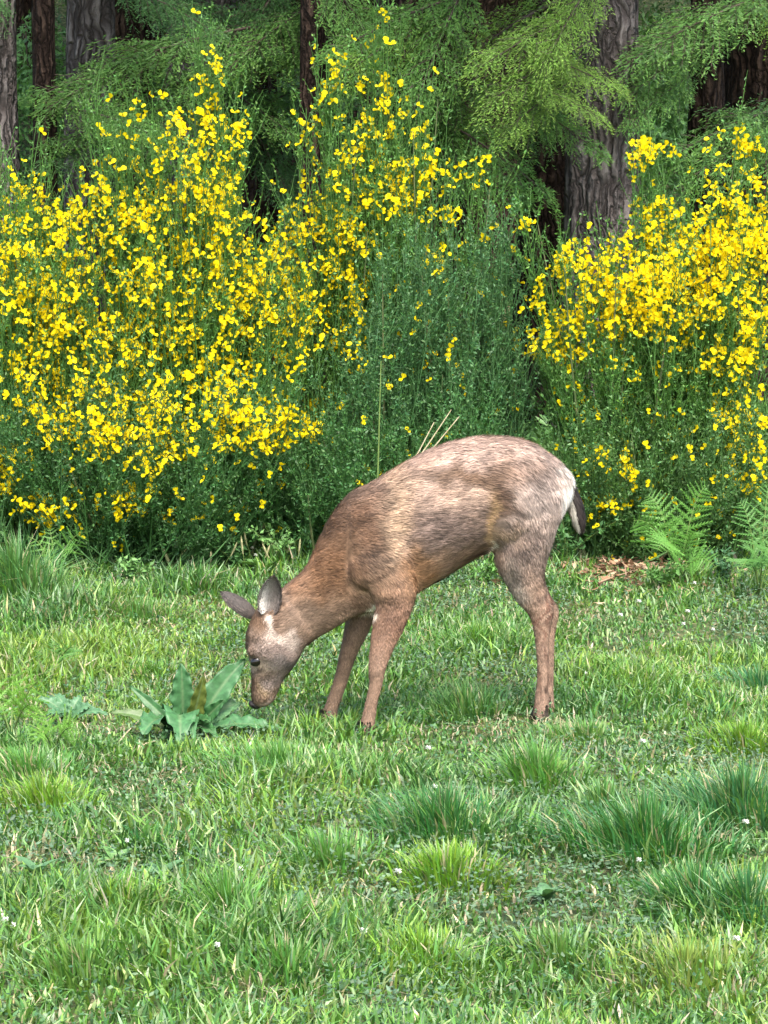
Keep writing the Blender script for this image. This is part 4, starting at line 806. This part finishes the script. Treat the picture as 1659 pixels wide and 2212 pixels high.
for dx, dy, k, sz, lab in [(690, 1645, 0, .07, 'pale weed rosette between the dock plant and the near foreleg'), (560, 1235, 0, .12, 'broad leaved weed growing under the broom by the deer neck'), (640, 1215, 1, .12, 'dark weed with broad leaves touching the deer neck'),
    (1180, 1690, 2, .12, 'upright broad leaved weed below the hind hooves'), (350, 1905, 1, .09, 'grey green weed rosette behind the tall thin tussock'), (640, 1975, 1, .10, 'grey green weed rosette next to dry turf'),
    (1500, 1480, 2, .07, 'small bright weed rosette in the low fresh grass'), (250, 1870, 0, .08, 'pale weed rosette beside the yellow green tussock with straw'), (1180, 1950, 1, .08, 'dull green weed rosette among the dark tussocks'), (80, 1900, 1, .09, 'dark weed rosette in grey clover')]:
    c = G(dx, dy); t = thing('weed_rosette', c, lab, 'weed'); m = random.randint(9, 13)
    for i in range(m):
        o = obj('leaf', RL[k], t); s = .72 * sz * random.uniform(.7, 1.15); o.scale = (s, s, s); o.rotation_euler = (random.uniform(-.2, .2), random.uniform(-.8, -.1), i * 6.283 / m + random.uniform(-.3, .3)); o.location.z = .006
# clover heads
n = 26; d = rdir(n); d[:, 2] = np.abs(d[:, 2]) * 1.2 - .3; d = unit(d)
V, T = leaf_arrays(d * .002, d, unit(np.cross(d, rdir(n))), np.full(n, .0085), np.full(n, .005)); HEAD = mesh('flower_head', V, tris=T, mat=M['clover'])
ST, sq = tube_arrays(np.array([[(0, 0, -.05), (.003, 0, -.025), (0, 0, 0)]]), np.full((1, 3), .001), 4); STK = mesh('stalk', ST, quads=sq, mat=M['stalk'])
for dx, dy in [(188, 1313), (545, 1212), (553, 1228), (1485, 1352), (1540, 1392), (1476, 1380), (12, 2038), (30, 2050), (785, 2062), (520, 1925), (275, 1862), (1388, 1640), (940, 1742), (925, 1655), (1610, 1820), (860, 1930), (1500, 1290), (1560, 1270), (1380, 1330), (1340, 1360), (1265, 1490), (470, 2095), (1380, 1905), (1590, 2080)]:
    c = G(dx, dy); t = thing('clover_flower', c + np.array((0, 0, .05)), 'tiny white clover flower head standing in the meadow grass', 'flower', 'white clover flowers in the grass'); s = random.uniform(.6, 1.15); t.scale = (s, s, 1)
    obj('flower_head', HEAD, t); obj('stalk', STK, t)
# dry stalks and a pale green stem behind the deer
def stalk(name, pts, r, mat, label, cat, group=None):
    pts = np.array(pts); o = tube(name, pts - pts[0], np.linspace(r, r * .5, len(pts)), M[mat], None, 5); o.location = pts[0]; tag(o, label, cat, group)
g = G(817, 1185); g[1] = 1.75; g[2] = float(gz(g[0], 1.75)); stalk('tall_stem', [g, P(816, 1030, g[1]), P(820, 890, g[1]), P(823, 780, g[1])], .0042, 'stalk', 'single tall pale green stem rising behind the deer withers', 'stem')
for a, b, c_ in (((868, 1040), (925, 960), (975, 885)), ((880, 1035), (930, 975), (992, 900)), ((862, 1045), (905, 975), (938, 912))):
    stalk('dry_stalk', [P(a[0] - 60, 1180, 1.9), P(*a, 1.9), P(*b, 1.9), P(*c_, 1.9)], .0035, 'straw', 'dry straw coloured stalk leaning above the back of the deer', 'stalk', 'dry stalks above the deer back')
for i, (dx, dy) in enumerate([(545, 1225), (560, 1235), (585, 1228), (600, 1240), (530, 1240), (612, 1225), (480, 1235), (455, 1240), (370, 1230), (640, 1235)]):
    g = G(dx, dy); h = random.uniform(.05, .12); t = thing('grass_spike', g, 'pale dry grass spike standing at the foot of the low dark broom', 'grass', 'pale grass spikes under the broom')
    lx = random.uniform(-.045, .045); tube('stalk', [(0, 0, 0), (lx * .4, 0, h * .5), (lx, 0, h)], [.0015, .0012, .001], M['stalk'], t, 4)
    tube('seed_head', [(lx * .75, 0, h * .72), (lx, 0, h), (lx * 1.2, 0, h * 1.25), (lx * 1.3, 0, h * 1.38)], [.0015, .0045, .0036, .0006], M['seed'], t, 6)
for pts in ([(1310, 1185), (1345, 1190), (1372, 1205), (1402, 1222)], [(1292, 1277), (1330, 1262), (1375, 1250)], [(1240, 1235), (1280, 1222), (1330, 1225)], [(1335, 1215), (1350, 1240), (1352, 1262)]):
    q = [G(a, b) + np.array((0, 0, .03)) for a, b in pts]; stalk('fallen_twig', q, .0045, 'twig', 'bare brown twig lying on the leaf litter behind the hind legs', 'twig', 'twigs on the leaf litter')
for pts in ([(255, 1625), (275, 1600), (300, 1575)], [(295, 1640), (315, 1625), (335, 1620)], [(1390, 1672), (1408, 1690), (1430, 1702)], [(240, 1230), (258, 1215), (275, 1265)]):
    q = [G(a, b) + np.array((0, 0, .025)) for a, b in pts]; stalk('dry_grass_stem', q, .003, 'straw', 'short bleached dry stem lying in the turf', 'stem', 'bleached stems in the turf')
n = 900; c = G(1330, 1245); x = c[0] + R.normal(size=n) * .17; y = c[1] + .08 + R.normal(size=n) * .16; p = np.stack([x, y, gz(x, y) + .004 + .03 * R.random(n)], 1)
d = unit(np.stack([R.normal(size=n), R.normal(size=n), R.normal(size=n) * .35], 1)); s = unit(np.cross(d, unit(R.normal(size=(n, 3)) * .6 + np.array([0, 0, 1]))))
cl = np.array([(.20, .11, .06), (.30, .19, .11), (.13, .075, .045), (.38, .28, .18)])[R.integers(0, 4, n)] * R.uniform(.7, 1.3, (n, 1))
V, T = leaf_arrays(p, d, s, R.uniform(.02, .05, n), R.uniform(.012, .026, n), .25)
tag(obj('leaf_litter', mesh('leaf_litter', V, tris=T, cols=rep(cl, 4), mat=M['litter'])), 'brown dead leaves lying under the broom behind the hind legs', 'leaf litter', kind='stuff')
for dx, dy in [(1530, 1215), (1545, 1195), (1560, 1210), (1585, 1200), (1600, 1195), (1515, 1205), (1575, 1225)]:
    g = G(dx, dy + 45); me = ros_leaf((.27, .24, .19)); o = obj('withered_leaf', me); o.location = g; s = random.uniform(.07, .12); o.scale = (s, s * .55, s); o.rotation_euler = (random.uniform(-.3, .3), -random.uniform(.8, 1.5), random.uniform(0, 6.28))
    tag(o, 'pale withered leaf standing up between the two right ferns', 'leaf', 'withered leaves between the ferns')
# leafy weeds along the foot of the broom
WL = [(.075, .185, .055), (.10, .23, .05), (.06, .15, .06), (.12, .25, .07)]
for dx, dy, h, k, lab in [(205, 1215, .20, 0, 'leafy weed between the light green fern and the low dark broom'), (330, 1225, .15, 2, 'dull green leafy weed at the foot of the low dark broom'), (430, 1222, .18, 1, 'fresh leafy weed at the foot of the low dark broom'),
        (510, 1228, .13, 0, 'small leafy weed beside the pale grass spikes'), (600, 1222, .16, 3, 'pale leafy weed behind the grass spikes near the deer neck'), (960, 1265, .12, 2, 'dull leafy weed in the shade beneath the deer belly'), (1050, 1262, .13, 1, 'fresh leafy weed just behind the deer belly'),
        (1225, 1225, .26, 0, 'tall leafy weed hanging under the tail of the deer'), (1255, 1170, .24, 3, 'pale leafy weed beside the leaf litter and the deer tail'), (1430, 1275, .12, 1, 'fresh leafy weed in front of the bright fern'), (1560, 1270, .13, 2, 'dull leafy weed between the two right ferns'), (280, 1260, .10, 3, 'small pale weed in front of the low dark broom')]:
    g = G(dx, dy); t = thing('leafy_weed', g, lab, 'weed'); m = 7; tips = np.stack([R.normal(size=m) * h * .55, R.normal(size=m) * h * .35, h * R.uniform(.6, 1.1, m)], 1); u = np.linspace(0, 1, 5)
    pts = np.stack([tips * np.array((u_ ** 1.4, u_ ** 1.4, u_ ** .8)) for u_ in u], 1)
    V, q = tube_arrays(pts, np.repeat((.0022 * (1 - u) + .0008)[None], m, 0), 4); obj('stems', mesh('stems', V, quads=q, mat=M['stalk']), t)
    n = 260; i = R.integers(0, m, n); uu = R.uniform(.15, 1, n)[:, None]; p = tips[i] * np.concatenate([uu ** 1.4, uu ** 1.4, uu ** .8], 1) + R.normal(size=(n, 3)) * .008
    d = unit(R.normal(size=(n, 3)) + np.array((0, -.2, .25))); s_ = unit(np.cross(d, unit(rdir(n) * .6 + np.array((0, -.3, 1))))); c = np.array(WL[k]) * R.uniform(.65, 1.4, (n, 1))
    V, T = leaf_arrays(p, d, s_, R.uniform(.014, .034, n), R.uniform(.008, .017, n)); tag(obj('foliage', mesh('foliage', V, tris=T, cols=rep(c, 4), mat=M['leaf']), t), kind='stuff')
